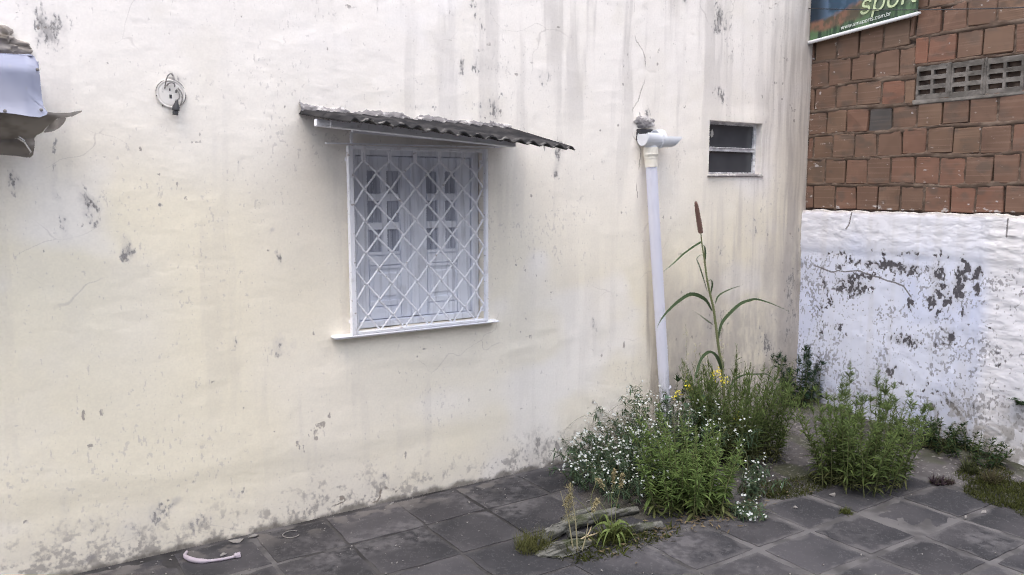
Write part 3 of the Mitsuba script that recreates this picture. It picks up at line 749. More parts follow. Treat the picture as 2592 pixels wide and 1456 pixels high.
for k in range(11):
    c0, c1 = COLS[k], COLS[k + 1]
    odd_first = k % 2 == 1                        # odd columns carry the verticals under the top rail
    xo, xe = (c0, c1) if odd_first else (c1, c0)
    inner = 0.006 * (1 if xo < xe else -1)
    xo2, xe2 = xo + inner * (0.35), xe
    pts = [(xo + inner, gy0, 1.957), (xo + inner, gy0, 1.888)]
    z, i = 1.829, 0
    while z > 1.0:
        x = xe2 if i % 2 == 0 else xo2
        x += rng.normal(0, 0.0018)
        sgn = 1 if (i % 2 == 0) == (xe > xo) else -1
        if c0 == COLS[0] and x < COLS[0] + 0.004: x = COLS[0]
        pts += [(x - sgn * 0.004, gy0 - 0.005, z + 0.006), (x + sgn * 0.003, gy0, z), (x - sgn * 0.004, gy0 + 0.005, z - 0.006)]
        z -= 0.0835 + rng.normal(0, 0.0012)
        i += 1
    x = xe2 if i % 2 == 0 else xo2
    t = (pts[-1][2] - 0.998) / (pts[-1][2] - z)
    pts.append((pts[-1][0] + (x - pts[-1][0]) * t, gy0, 0.998))
    obj('bar', tube(pts, 0.0050, 8), 'm_paint', gr, smooth=50)

# ------------------------------------------------------------------ awning of corrugated sheet
aw = thing('window_awning', 'dark corrugated sheet awning sloping over the shuttered window', 'awning')
AL, AR = np.array([-3.968, 0.012, 2.140]), np.array([-2.712, 0.012, 2.100])
BL, BR = np.array([-3.962, -0.652, 2.052]), np.array([-2.716, -0.628, 1.957])


def sheet(thick):
    n, m = 126, 9
    u, v = np.linspace(0, 1, n), np.linspace(0, 1, m)
    U, W = np.meshgrid(u, v, indexing='ij')
    q = [1.0, 1.0]
    P = (1 - U)[..., None] * ((1 - W)[..., None] * AL + W[..., None] * BL) + U[..., None] * ((1 - W)[..., None] * AR + W[..., None] * BR)
    P[..., 2] += 0.0095 * np.sin(U * 2 * np.pi * 15.5 + 0.6) - 0.020 * np.maximum(0, 1 - U / 0.018) + 0.004 * (fb(U * 5, W * 4, octaves=2, seed=3) - 0.5)
    P[:, -1, 1] += 0.018 * (fb(u * 22, 0 * u, octaves=3, seed=6) - 0.5)
    top, bot = P.reshape(-1, 3), P.reshape(-1, 3) - [0, 0, thick]
    f = grid_faces(n, m)
    N = n * m
    ring = [i * m for i in range(n)] + [(n - 1) * m + j for j in range(1, m)] + [i * m + m - 1 for i in range(n - 2, -1, -1)] + [j for j in range(m - 2, 0, -1)]
    L = len(ring)
    side = [[ring[k], ring[(k + 1) % L], ring[(k + 1) % L] + N, ring[k] + N] for k in range(L)]
    return np.vstack([top, bot]), np.vstack([f, f[:, ::-1] + N, np.array(side)])


obj('roof_sheet', sheet(0.007), 'm_asbestos', aw, smooth=35)
# broken mortar packed along the top of the sheet
n, m = 150, 12
u = np.linspace(0, 1, n)
prof = np.linspace(0, 1, m)
U, W = np.meshgrid(u, prof, indexing='ij')
x = AL[0] + (AR[0] - AL[0]) * U * 1.0
ridge = 0.010 + 0.040 * fb(U * 16, 0 * U, octaves=3, seed=31)
ang = W * np.pi / 2
y = 0.012 - (0.010 + 0.060 * fb(U * 14, W * 0, octaves=3, seed=33)) * np.cos(ang)
z = AL[2] + (AR[2] - AL[2]) * U - 0.012 * np.cos(ang) + ridge * np.sin(ang) + 0.016 * (fb(U * 60, W * 5, octaves=3, seed=35) - 0.5)
y = y - 0.016 * (fb(U * 70, W * 6, octaves=3, seed=36) - 0.5)
obj('mortar', (np.stack([x, y, z], -1).reshape(-1, 3), grid_faces(n, m)), 'm_lump', aw, smooth=True)
for (a, b, w, h) in (((-3.962, -0.215, 2.062), (-2.832, -0.205, 1.992), 0.035, 0.034), ((-3.905, -0.262, 2.060), (-2.842, -0.252, 1.996), 0.012, 0.040)):
    obj('batten', bar(a, b, w, h), 'm_paint', aw)
obj('batten', cat([bar((-3.716, -0.06, 2.040), (-2.768, -0.06, 2.001), 0.03, 0.017), bar((-3.716, -0.077, 2.043), (-3.53, -0.077, 2.037), 0.003, 0.028)]), 'm_paint', aw)
obj('rail', bar((-3.845, -0.034, 1.977), (-2.809, -0.034, 1.984), 0.03, 0.006, 0.001), 'm_paint', aw)
obj('bracket', bar((-3.715, -0.05, 1.975), (-3.715, -0.05, 2.034), 0.012, 0.012, 0.001), 'm_paint', aw)

# ------------------------------------------------------------------ rainwater pipe
dp = thing('downpipe', 'pale lilac plastic rainwater pipe with a broken tee on top, stained at its foot', 'pipe')
obj('pipe', tube(curve([(-1.664, -0.070, 1.905), (-1.624, -0.068, 1.52), (-1.584, -0.068, 1.165), (-1.526, -0.070, 0.62), (-1.464, -0.072, 0.04)], 30), 0.0365, 24), 'm_pvc', dp, smooth=40)
for zz, dx in ((0.40, 0.0), (0.33, 0.0)):
    xx = -1.507 + 0.052 * (0.624 - zz) / 0.584
    obj('seam', tube([(xx - 0.001, -0.071, zz), (xx + 0.001, -0.071, zz - 0.006)], 0.0375, 24), 'm_pvc', dp, smooth=40)
obj('collar', lathe([(0.036, 0), (0.0405, 0.0), (0.0405, 0.052), (0.043, 0.055), (0.043, 0.066), (0.036, 0.066)], (-1.665, -0.07, 1.888), (-1.669, -0.07, 1.954), 28), 'm_pvc_cream', dp, smooth=35, label='cream pipe collar')
obj('collar', lathe([(0.036, 0), (0.040, 0.0), (0.050, 0.018), (0.050, 0.022), (0.047, 0.024), (0.047, 0.062), (0.040, 0.064)], (-1.668, -0.07, 1.950), (-1.672, -0.07, 2.014), 28), 'm_pvc_cream', dp, smooth=35, label='cream pipe collar')
body = man(tube([(-1.748, -0.076, 2.076), (-1.620, -0.080, 2.069)], 0.055, 40)) + man(tube([(-1.620, -0.080, 2.069), (-1.598, -0.0805, 2.068)], 0.061, 40)) + man(tube([(-1.672, -0.07, 2.08), (-1.672, -0.07, 2.008)], 0.042, 32))
hol = man(tube([(-1.80, -0.0745, 2.079), (-1.55, -0.082, 2.066)], 0.050, 40))
cut = man(trimesh.creation.box(bounds=[[-1.80, -0.20, 2.102], [-1.650, 0.05, 2.30]]))
body = body - hol - cut
obj('tee', from_man(body), 'm_pvc_white', dp, smooth=30, label='broken open tee of the rainwater pipe')
cap = trimesh.creation.cylinder(0.051, 0.006, 32)
cap.apply_transform(trimesh.transformations.rotation_matrix(np.pi / 2, [0, 1, 0]))
cap.apply_translation([-1.744, -0.076, 2.076])
cp = man(cap) - man(trimesh.creation.box(bounds=[[-1.80, -0.20, 2.096], [-1.70, 0.05, 2.30]]))
obj('stop_end', from_man(cp), 'm_pvc_white', dp)
tr = man(tube([(-1.598, -0.081, 2.066), (-1.462, -0.096, 2.072)], 0.052, 40)) - man(tube([(-1.61, -0.081, 2.066), (-1.45, -0.096, 2.072)], 0.047, 40)) - man(trimesh.creation.box(bounds=[[-1.7, -0.3, 2.084], [-1.2, 0.2, 2.3]]))
# the free end is broken off at a slant
sl = trimesh.creation.box(bounds=[[0, -0.3, -0.2], [0.3, 0.3, 0.2]])
sl.apply_transform(trimesh.transformations.rotation_matrix(0.62, [0, 1, 0]))
sl.apply_translation([-1.488, -0.09, 2.052])
obj('half_pipe', from_man(tr - man(sl)), 'm_pvc_white', dp, smooth=30)
obj('outlet_hole', trimesh.creation.box(bounds=[[-1.740, -0.045, 2.06], [-1.630, 0.05, 2.130]]), 'm_dark', dp, smooth=False, label='dark hole in the wall above the tee')
m = trimesh.creation.icosphere(3, 1.0)
m.vertices = m.vertices * [0.085, 0.016, 0.040] * (0.6 + 0.8 * meshkit.fbm(m.vertices * 2.4, 3, 5))[:, None] + [-1.675, -0.012, 2.178]
obj('mortar', m, 'm_lump', dp, smooth=True)

# ------------------------------------------------------------------ round lamp base on the wall
lb = thing('lamp_base', 'round lamp base with its lamp missing, wires and a black plug hanging out', 'lamp base')
lc = np.array([-4.564, -0.004, 2.178])
obj('plate', lathe([(0.0, -0.006), (0.050, -0.006), (0.055, -0.002), (0.0575, -0.008), (0.0615, -0.008), (0.064, 0.004)], lc, lc + [0, 1.0, 0], 36), 'm_lamp_base', lb, smooth=30)
for (a0, a1, r1) in ((0.35, 1.45, 0.0022), (1.75, 3.3, 0.0020), (-0.9, 0.2, 0.0026)):
    aa = np.linspace(a0, a1, 18)
    obj('rim_gap', tube(np.stack([lc[0] + 0.064 * np.cos(aa), lc[1] - 0.0055 + 0 * aa, lc[2] + 0.064 * np.sin(aa)], 1), r1 * np.sin(np.linspace(0.15, 3.0, 18)), 6), 'm_wire', lb, smooth=50)
for (dx, dz, w, h) in ((-0.004, 0.018, 0.006, 0.013), (0.022, 0.011, 0.006, 0.012), (-0.002, -0.013, 0.011, 0.017), (-0.034, 0.022, 0.003, 0.004), (-0.034, 0.006, 0.003, 0.005), (-0.062, -0.012, 0.004, 0.005), (-0.038, -0.055, 0.004, 0.004)):
    obj('slot', cbox(lc[0] + dx - w / 2, lc[0] + dx + w / 2, lc[1] - 0.0075, lc[1] + 0.002, lc[2] + dz - h / 2, lc[2] + dz + h / 2, 0.001), 'm_dark', lb)
for pts in ([(-0.026, 0.02, 0), (-0.022, 0.05, -.012), (-0.012, 0.078, -.016), (0.004, 0.088, -.01), (0.010, 0.078, -.006)], [(-0.018, 0.032, -.004), (-0.008, 0.045, -.014), (0.012, 0.046, -.014), (0.016, 0.03, -.008)],
            [(0.022, 0.02, -.004), (0.032, 0.0, -.016), (0.030, -0.022, -.018), (0.018, -0.030, -.018), (0.014, -0.05, -.016)], [(0.030, 0.028, -.002), (0.044, 0.004, -.01), (0.044, -0.03, -.01), (0.034, -0.052, -.006)]):
    obj('wire', tube(curve([(lc[0] + a, lc[1] - 0.008 + c, lc[2] + b) for a, b, c in pts], 14), 0.0028, 6), 'm_wire', lb, smooth=50)
obj('plug', cat([lathe([(0, 0), (0.006, 0), (0.008, 0.012), (0.016, 0.034), (0.0165, 0.048), (0, 0.049)], lc + [0.021, -0.022, -0.028], lc + [0.012, -0.024, -0.085], 16),
                 lathe([(0, 0.051), (0.012, 0.051), (0.0125, 0.068), (0, 0.069)], lc + [0.021, -0.022, -0.028], lc + [0.012, -0.024, -0.085], 16)]), 'm_dark', lb, smooth=35, label='black plug')

# ------------------------------------------------------------------ metal hood at the left edge
hd = thing('appliance_hood', 'lilac metal hood over a wall opening with torn brown sheet hanging below', 'hood')


def sheet_from(poly, y, thick, bulge):
    """a sheet cut to the outline, bent: bulge(x, z) is added to y"""
    p = sg.Polygon(poly).buffer(0)
    m = trimesh.creation.extrude_polygon(p, thick, engine='earcut')
    m = m.subdivide().subdivide().subdivide()
    v = m.vertices.copy()
    m.vertices = np.stack([v[:, 0], y + v[:, 2] + bulge(v[:, 0], v[:, 1]), v[:, 1]], 1)
    return m


hp = [(-5.95, 2.24)] + HOOD[:-1] + [(-5.95, 2.02)]
obj('front', sheet_from(hp, -0.40, 0.002, lambda x, z: 0.06 * sstep(2.19, 2.265, z) - 0.012 * sstep(2.06, 2.02, z) + 0.05 * sstep(-5.13, -5.09, x) * sstep(2.05, 2.1, z)), 'm_hood', hd, smooth=40)
obj('top', cbox(-5.95, -5.118, -0.345, 0.01, 2.252, 2.255, 0.001), 'm_hood', hd)
obj('side', cbox(-5.104, -5.101, -0.35, 0.01, 2.05, 2.235, 0.001), 'm_hood', hd)
obj('side', cbox(-5.953, -5.950, -0.40, 0.01, 2.03, 2.25, 0.001), 'm_hood', hd)
for (a, b) in ((-5.225, 2.036), (-5.107, 2.046), (-5.108, 2.20)):
    obj('screw', lathe([(0, -0.004), (0.005, -0.003), (0.0065, 0.001)], (a, -0.415 if b < 2.1 else -0.375, b), (a, 0.6, b), 12), 'm_wire', hd, smooth=40)
obj('torn_sheet', sheet_from(TRAY, -0.33, 0.003, lambda x, z: 0.16 * sstep(2.04, 1.94, z) + 0.10 * sstep(-5.08, -4.95, x)), 'm_tray', hd, smooth=40)
obj('torn_sheet', sheet_from(FLAP, -0.34, 0.003, lambda x, z: -0.05 * np.sin((x + 5.1) * 34)), 'm_tray', hd, smooth=40)
obj('torn_sheet', sheet_from(FLAP2, -0.30, 0.003, lambda x, z: 0.14 + 0.05 * sstep(1.94, 1.88, z)), 'm_tray', hd, smooth=40)
obj('torn_sheet', sheet_from(FLAP3, -0.33, 0.003, lambda x, z: 0.10 - 0.05 * np.sin((z - 1.87) * 30)), 'm_tray', hd, smooth=40)
obj('torn_edge', tube(curve([(-5.182, -0.29, 1.950), (-5.162, -0.275, 1.934), (-5.146, -0.255, 1.912), (-5.139, -0.24, 1.894)], 12), [0.002] * 6 + [0.004] * 6, 6), 'm_paint', hd, smooth=50)
m = trimesh.creation.icosphere(4, 1.0)
k = meshkit.fbm(m.vertices * 2.1 + 4, 4, 9)
m.vertices = m.vertices * [0.17, 0.055, 0.062] * (0.35 + 1.2 * k)[:, None] + [-5.285, -0.01, 2.345]
single('mortar_lump', m, 'm_brown_lump', 'crumbling brown mortar patch above the lilac hood', 'mortar patch', smooth=True)

# ------------------------------------------------------------------ brick wall
bw = thing('brick_wall', 'unplastered hollow brick wall standing on a whitewashed base', 'wall')
BX = 0.030                                            # face of the bricks
BROWS = []                                            # (z0, z1, joints in y, from the corner outwards)
yr = -2.35


def more(j):
    j = list(j)
    while j[-1] > yr: j.append(j[-1] - 0.176 + rng.normal(0, 0.005))
    return j


BROWS.append((1.590, 1.772, more([0.02, -0.056, -0.243, -0.42, -0.589, -0.759, -0.93, -1.108, -1.271, -1.447])))
BROWS.append((1.772, 1.966, more([0.02, -0.147, -0.325, -0.497, -0.673, -0.856, -1.025, -1.194, -1.364, -1.525])))
BROWS.append((1.966, 2.152, more([0.02, -0.035, -0.205, -0.384, -0.565, -0.748, -0.928, -1.102, -1.281, -1.463])))
BROWS.append((2.152, 2.330, more([0.02, -0.143, -0.309, -0.487, -0.668, -0.846, -1.022, -1.192, -1.368, -1.537])))
BROWS.append((2.330, 2.506, [0.02, -0.028, -0.213, -0.386, -0.572, -0.745, -0.822]))
BROWS.append((2.506, 2.700, [0.02, -0.141, -0.326, -0.511, -0.696, -0.812]))
BROWS.append((2.330, 2.570, more([-1.545, -1.73])))
BROWS.append((2.700, 2.895, [0.02, -0.010, -0.201, -0.383, -0.567, -0.763]))
BROWS.append((2.573, 2.758, more([-0.806, -0.897, -1.082, -1.252, -1.438])))
BROWS.append((2.758, 2.940, more([-0.757, -0.799, -0.977, -1.145, -1.323])))
BROWS.append((2.895, 3.085, [0.02, -0.10, -0.28, -0.46, -0.64, -0.757]))
BROWS.append((2.940, 3.125, more([-0.757, -0.88, -1.06, -1.24])))
BROWS.append((3.085, 3.27, [0.02, -0.19, -0.37, -0.55, -0.73]))
BROWS.append((3.125, 3.31, more([-0.73, -0.96, -1.14, -1.32])))
for r in range(2):
    BROWS.append((3.30 + 0.185 * r, 3.485 + 0.185 * r, more([0.02, -0.10 - 0.09 * r, -0.28 - 0.09 * r])))
zrows = sorted({z for r in BROWS for z in r[:2]})


def rowtilt(y, z):
    return 0.007 * np.sin(y * 4.1 + z * 9) * 1.0 + 0.006 * np.sin(y * 9 + z * 5)


TONE = {(3, 3): 0.0, (8, 0): 0.93, (4, 4): 0.90, (8, 1): 0.82, (3, 2): 0.72, (1, 5): 0.76, (1, 6): 0.78, (1, 4): 0.74, (0, 7): 0.85, (0, 8): 0.80, (0, 2): 0.72, (0, 3): 0.66, (9, 1): 0.7, (7, 4): 0.03, (7, 3): 0.3, (7, 1): 0.04}
for ri, (z0, z1, J) in enumerate(BROWS):
    for k in range(len(J) - 1):
        ya, yb = J[k], J[k + 1]
        gap = 0.0042 + 0.0035 * rng.random()
        gv = 0.0060 + 0.004 * rng.random()
        ym = (ya + yb) / 2
        t = rowtilt(ym, z0) if 0 < ri else 0.3 * rowtilt(ym, z0)
        fx = BX + rng.normal(0, 0.0022)
        m = cbox(fx, fx + 0.10, yb + gap, ya - gap, z0 + gv + t, z1 - gv + t, 0.0045, 0.0028)
        m.apply_transform(trimesh.transformations.rotation_matrix(rng.normal(0, 0.009), [1, 0, 0], [fx, ym, (z0 + z1) / 2]))
        tone = TONE.get((ri, k), 0.12 + 0.62 * rng.random())
        obj('brick', m, 'm_brick', bw, smooth=False, uv=np.tile([[tone, rng.random()]], (len(m.vertices), 1)))
# mortar bed behind and between
ys, zs = np.arange(yr, 0.021, 0.011), np.arange(1.56, 3.66, 0.011)
Y, Z = np.meshgrid(ys, zs, indexing='ij')
depth = np.full_like(Y, 0.050)
for (z0, z1, J) in BROWS:
    for zz in (z0, z1):
        if zz < 1.6: continue
        t = rowtilt(Y, z0)
        inside = (Y < J[0] + 0.02) & (Y > J[-1] - 0.02)
        depth = np.where(inside, np.minimum(depth, 0.029 + 0.024 * sstep(0.009, 0.020, abs(Z - zz - t))), depth)
    for jy in J:                                        # some of the upright joints are filled, others gape
        fill = 0.031 + 0.020 * sstep(0.50, 0.66, fb(np.array([jy * 31]), np.array([z0 * 17]), octaves=1, seed=2)[0])
        band = (abs(Y - jy) < 0.012) & (Z > z0) & (Z < z1)
        depth = np.where(band, np.minimum(depth, fill + 0.004), depth)
depth = depth + 0.016 * (fb(Y * 30, Z * 45, octaves=3, seed=14) - 0.5)
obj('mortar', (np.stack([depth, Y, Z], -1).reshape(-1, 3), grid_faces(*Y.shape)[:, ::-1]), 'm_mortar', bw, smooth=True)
obj('core', trimesh.creation.box(bounds=[[0.075, yr, -0.1], [0.19, 0.20, 3.67]]), 'm_mortar', bw, smooth=False)
# concrete ventilation blocks
for (ya, yb, tz) in ((-0.824, -1.050, 0.004), (-1.056, -1.274, 0.0), (-1.281, -1.510, -0.004)):
    z0, z1 = 2.336 + tz, 2.562 + tz
    blk = man(cbox(0.028, 0.125, yb + 0.003, ya - 0.003, z0, z1, 0.004, 0.002))
    W = ya - yb
    for c in range(2):
        for r in range(3):
            ca = ya - 0.018 - c * (W - 0.036 + 0.016) / 2
            cb_ = ca - (W - 0.036 - 0.016) / 2
            ra = z1 - 0.038 - r * 0.061
            h = 0.037
            # louvred opening: it slopes up towards the back
            P = np.array([[0.0, ca, ra], [0.0, cb_, ra], [0.0, ca, ra - h], [0.0, cb_, ra - h], [0.15, ca - 0.006, ra + 0.012], [0.15, cb_ + 0.006, ra + 0.012], [0.15, ca - 0.006, ra - h + 0.030], [0.15, cb_ + 0.006, ra - h + 0.030]])
            blk = blk - man(trimesh.convex.convex_hull(P))
    obj('vent_block', from_man(blk), 'm_concrete', bw, smooth=20, label='grey concrete vent block with six slots')
for (ya, yb) in ((-1.046, -1.060), (-1.270, -1.285)):
    obj('joint', cbox(0.024, 0.06, yb, ya, 2.338, 2.566, 0.003, 0.003), 'm_concrete', bw)
obj('vent_ledge', cbox(0.022, 0.07, -1.53, -0.815, 2.318, 2.340, 0.006, 0.004), 'm_concrete', bw)
# whitewashed render below, its top edge broken off
ys, zs = np.arange(yr, 0.0501, 0.014), np.linspace(0, 1, 112)
ys[-1] = 0.05
Y, S = np.meshgrid(ys, zs, indexing='ij')
topz = 1.585 + 0.022 * (fb(Y * 9, 0 * Y, octaves=3, seed=21) - 0.5) + 0.014 * (fb(Y * 34, 0 * Y, octaves=2, seed=22) - 0.5)
Z = -0.1 + (topz + 0.1) * S
face = -0.006 - 0.016 * (fb(Y * 1.1, Z * 1.1, octaves=2, seed=23) - 0.5) - 0.010 * (fb(Y * 5, Z * 7, octaves=3, seed=24) - 0.5) - 0.005 * (fb(Y * 17, Z * 24, octaves=3, seed=25) - 0.5)
face -= 0.007 * sstep(1.27, 1.31, Z + 0.02 * (fb(Y * 8, Z * 0, octaves=2, seed=26) - 0.5)) + 0.006 * sstep(-1.34, -1.37, Y)
face += 0.012 * sstep(0.985, 1.0, S)
n, m = Y.shape
P = np.stack([face, Y, Z], -1).reshape(-1, 3)
tops = P[[i * m + m - 1 for i in range(n)]].copy()
back = tops.copy(); back[:, 0] = 0.06; back[:, 2] += 0.004
F = np.vstack([grid_faces(n, m)[:, ::-1], np.array([[i + n * m, i + 1 + n * m, i + 1 + n * m + n, i + n * m + n] for i in range(n - 1)])])
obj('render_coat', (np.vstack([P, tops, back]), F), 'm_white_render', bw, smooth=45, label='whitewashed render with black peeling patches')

# ------------------------------------------------------------------ banner and cable on the brick wall
bn = thing('banner', 'green and blue sports banner with a white rail along its foot', 'banner')
n, m = 60, 40
U, W = np.meshgrid(np.linspace(0, 1, n), np.linspace(0, 1, m), indexing='ij')
Y = 0.0 - 0.84 * U
Z = (2.838 + 0.066 * U) * (1 - W) + (3.52 + 0.05 * U) * W
Xb = -0.022 + 0.006 * np.sin(U * 9) * np.sin(W * 4 + 1)
obj('cloth', (np.stack([Xb, Y, Z], -1).reshape(-1, 3), grid_faces(n, m)[:, ::-1]), 'm_banner', bn, smooth=True)
obj('rail', tube([(-0.026, 0.004, 2.838), (-0.026, -0.838, 2.904), (-0.026, -0.848, 2.9048)], [0.0125, 0.0125, 0.0115], 16), 'm_rail', bn, smooth=40)
obj('rail', tube([(-0.026, 0.004, 3.52), (-0.026, -0.843, 3.571)], 0.0135, 16), 'm_rail', bn, smooth=40)
obj('rail_end', lathe([(0, 0), (0.008, 0), (0.008, 0.014), (0, 0.015)], (-0.026, -0.848, 2.9048), (-0.026, -1.848, 2.983), 12), 'm_rail', bn, smooth=40)


def wall_text(text, h, y, z, slope, shear, mat, name, bold=True):
    m = meshkit.text_mesh(text, h, 0.0015, bold)
    A = np.eye(4)
    A[0, 1] = shear
    m.apply_transform(A)
    c, s = math.cos(slope), math.sin(slope)
    M = np.eye(4)
    M[:3, 0] = [0, -c, s]
    M[:3, 1] = [0, s, c]
    M[:3, 2] = [-1, 0, 0]
    M[:3, 3] = [-0.0305, y, z]
    m.apply_transform(M)
    obj(name, m, mat, bn, smooth=False)


wall_text('sport', 0.128, -0.405, 2.968, 0.04, 0.25, 'm_print', 'lettering', False)
wall_text('www.smsports.com.br', 0.0265, -0.268, 2.889, 0.096, 0.1, 'm_print_pale', 'lettering', False)

pts = []
for t in np.linspace(0, 1, 40):
    y = 0.02 - 2.36 * t
    pts.append((-0.045, y, 3.085 + 0.207 * y + 0.021 * y * y))
single('cable', tube(pts, 0.0032, 6), 'm_dark', 'thin black cable strung across the brick wall and the banner', 'cable', smooth=50)


# ------------------------------------------------------------------ plants
def unit(v):
    return v / (np.linalg.norm(v, axis=-1, keepdims=True) + 1e-12)


def leaves(base, d, L, W, droop, col, seg=4, fold=0.25, shape=0.8, roll=0.5, R=rng):
    """many leaves as one mesh with a colour per vertex: (vertices, faces, colours)"""
    base, d = np.atleast_2d(base).astype(float), unit(np.atleast_2d(d).astype(float))
    N = len(base)
    L, W, droop = [np.broadcast_to(np.asarray(q, float), (N,)) for q in (L, W, droop)]
    col = np.broadcast_to(np.asarray(col, float), (N, 3))
    side = np.cross(d, [0, 0, 1.0])
    bad = np.linalg.norm(side, axis=1) < 0.05
    side[bad] = [1.0, 0, 0]
    side = unit(side)
    nrm = unit(np.cross(side, d))
    a = R.normal(0, roll, N)[:, None]
    side, nrm = side * np.cos(a) + nrm * np.sin(a), nrm * np.cos(a) - side * np.sin(a)
    t = np.linspace(0, 1, seg + 1)
    prof = np.sin(np.pi * np.clip(t, 0, 1) ** shape * 0.97 + 0.03) * 0.5
    prof[-1] = 0.02
    c = base[:, None] + d[:, None] * (L[:, None] * t)[..., None] - np.array([0, 0, 1.0]) * (droop * L)[:, None, None] * (t ** 2)[None, :, None]
    w = W[:, None] * prof
    l = c + side[:, None] * w[..., None] + nrm[:, None] * (w * fold)[..., None]
    r = c - side[:, None] * w[..., None] + nrm[:, None] * (w * fold)[..., None]
    V = np.stack([l, c, r], 2).reshape(N, -1, 3)
    k = seg + 1
    f = []
    for s in range(seg):
        for q in (0, 1):
            A, B = 3 * s + q, 3 * s + q + 1
            f += [[A, B, B + 3], [A, B + 3, A + 3]]
    F = (np.array(f)[None] + (np.arange(N) * 3 * k)[:, None, None]).reshape(-1, 3)
    C = np.repeat(col, 3 * k, axis=0)
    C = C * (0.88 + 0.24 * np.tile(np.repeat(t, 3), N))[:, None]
    return V.reshape(-1, 3), F, C


def merge(parts):
    V, F, C, o = [], [], [], 0
    for v, f, c in parts:
        V.append(v); F.append(f + o); C.append(c)
        o += len(v)
    return np.vstack(V), np.vstack(F), np.vstack(C)


def ctube(pts, r, col, sides=5):
    m = tube(pts, r, sides)
    return np.array(m.vertices), np.array(m.faces), np.tile(np.asarray(col, float), (len(m.vertices), 1))


def leafobj(name, parts, parent, kind=None, label=None, mat='m_leaf'):
    v, f, c = merge(parts) if isinstance(parts, list) else parts
    return obj(name, (v, f), mat, parent, smooth=True, color=c, kind=kind, label=label)


GREEN = np.array([0.155, 0.210, 0.080])
DARK = np.array([0.046, 0.074, 0.040])
BLUE = np.array([0.110, 0.165, 0.105])
YEL = np.array([0.15, 0.185, 0.055])
STRAW = np.array([0.26, 0.225, 0.125])


def tint(c, n, R, s=0.18, y=0.25):
    k = 1 + R.normal(0, s, (n, 1))
    w = np.clip(R.normal(0, y, (n, 1)), 0, 1)
    return np.clip(np.asarray(c) * k * (1 - w) + YEL * w, 0.01, 0.6)


def stem_path(x, y, h, lean, R, n=7):
    z0 = gz(x, y) - 0.01
    t = np.linspace(0, 1, n)
    bend = np.array(lean)
    wob = np.cumsum(R.normal(0, 0.006 * h, (n, 2)), 0)
    return np.stack([x + bend[0] * t ** 1.5 + wob[:, 0], y + bend[1] * t ** 1.5 + wob[:, 1], z0 + h * t], 1)


def at(path, t):
    s = t * (len(path) - 1)
    i = np.minimum(s.astype(int), len(path) - 2)
    f = (s - i)[:, None]
    return path[i] * (1 - f) + path[i + 1] * f


def weed(name, label, spots, hts, colour, R, nleaf=46, L=(0.085, 0.03), W=0.16, spread=0.10, spike=0.0, big=14, droop=0.5, cat_='weed', group=None, lean=(0, 0), bare=0.05, seg=4, up=0.0):
    """a clump of upright leafy stems; the largest leaves are parts of their own"""
    t = thing(name, label, cat_, group)
    cx, cy = np.mean([s[0] for s in spots]), np.mean([s[1] for s in spots])
    fol, stems, cand = [], [], []
    for (x, y), h in zip(spots, hts):
        out = np.array([x - cx, y - cy])
        path = stem_path(x, y, h, out * 0.55 + R.normal(0, spread * h, 2) + np.array(lean) * h, R)
        stems.append(ctube(path, np.linspace(0.0032, 0.0012, len(path)), np.array([0.12, 0.13, 0.06]) * (0.8 + 0.4 * R.random()), 5))
        n = int(nleaf * h / 0.5)
        u = np.sort(R.uniform(bare, 1.0, n))
        az = np.arange(n) * 2.4 + R.uniform(0, 6) + R.normal(0, 0.5, n)
        el = 0.15 + up + 0.55 * u + R.normal(0, 0.25, n)
        d = np.stack([np.cos(az) * np.cos(el), np.sin(az) * np.cos(el), np.sin(el)], 1)
        ln = (L[0] + (L[1] - L[0]) * u ** 1.2) * R.uniform(0.65, 1.25, n) * (1 - 0.55 * sstep(0.82, 1.0, u))
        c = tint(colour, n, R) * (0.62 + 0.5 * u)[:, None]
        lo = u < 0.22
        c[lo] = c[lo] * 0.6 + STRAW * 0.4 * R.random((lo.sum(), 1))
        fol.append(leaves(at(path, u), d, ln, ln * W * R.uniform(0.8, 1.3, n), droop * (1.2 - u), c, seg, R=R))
        for q in range(3):
            i = R.integers(int(n * 0.12), max(1, int(n * 0.8)))
            cand.append((at(path, u[i:i + 1])[0], d[i], ln[i], c[i]))
        if spike:                                       # seed spike: dense short tufts, side branches like a little fir
            top = path[-1]
            k = int(110 * spike / 0.15)
            v = R.random(k)
            a2 = R.uniform(0, 6.28, k)
            ln2 = (0.040 * (1 - v) + 0.007) * R.uniform(0.5, 1.3, k)
            d2 = np.stack([np.cos(a2), np.sin(a2), 0.55 + R.normal(0, 0.35, k)], 1)
            b2 = top + np.stack([R.normal(0, .002, k), R.normal(0, .002, k), v * spike - 0.02], 1)
            fol.append(leaves(b2, d2, ln2, ln2 * 0.20, -0.10, tint(np.asarray(colour) * 0.92, k, R, 0.2, 0.15), 3, R=R))
            stems.append(ctube([top, top + [0, 0, spike]], [0.0012, 0.0006], np.asarray(colour), 4))
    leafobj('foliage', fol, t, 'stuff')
    leafobj('stem', stems, t, 'stuff', mat='m_vc')
    # the big leaves, nearest to the eye first
    cand.sort(key=lambda q: np.linalg.norm(q[0] - CAM))
    near = cand[:max(big, int(len(cand) * 0.5))]
    for q in R.permutation(len(near))[:big]:
        b, d, l, c = near[q]
        l2 = l * R.uniform(1.0, 1.3)
        leafobj('leaf', leaves(b + d * 0.005, d * [1, 1, 0.6] + unit(CAM - b) * 0.35, l2, l2 * R.uniform(0.17, 0.23), 0.75, c * 1.15 + R.uniform(0, 0.3) * YEL * 0.6, 6, R=R), t)
    return t


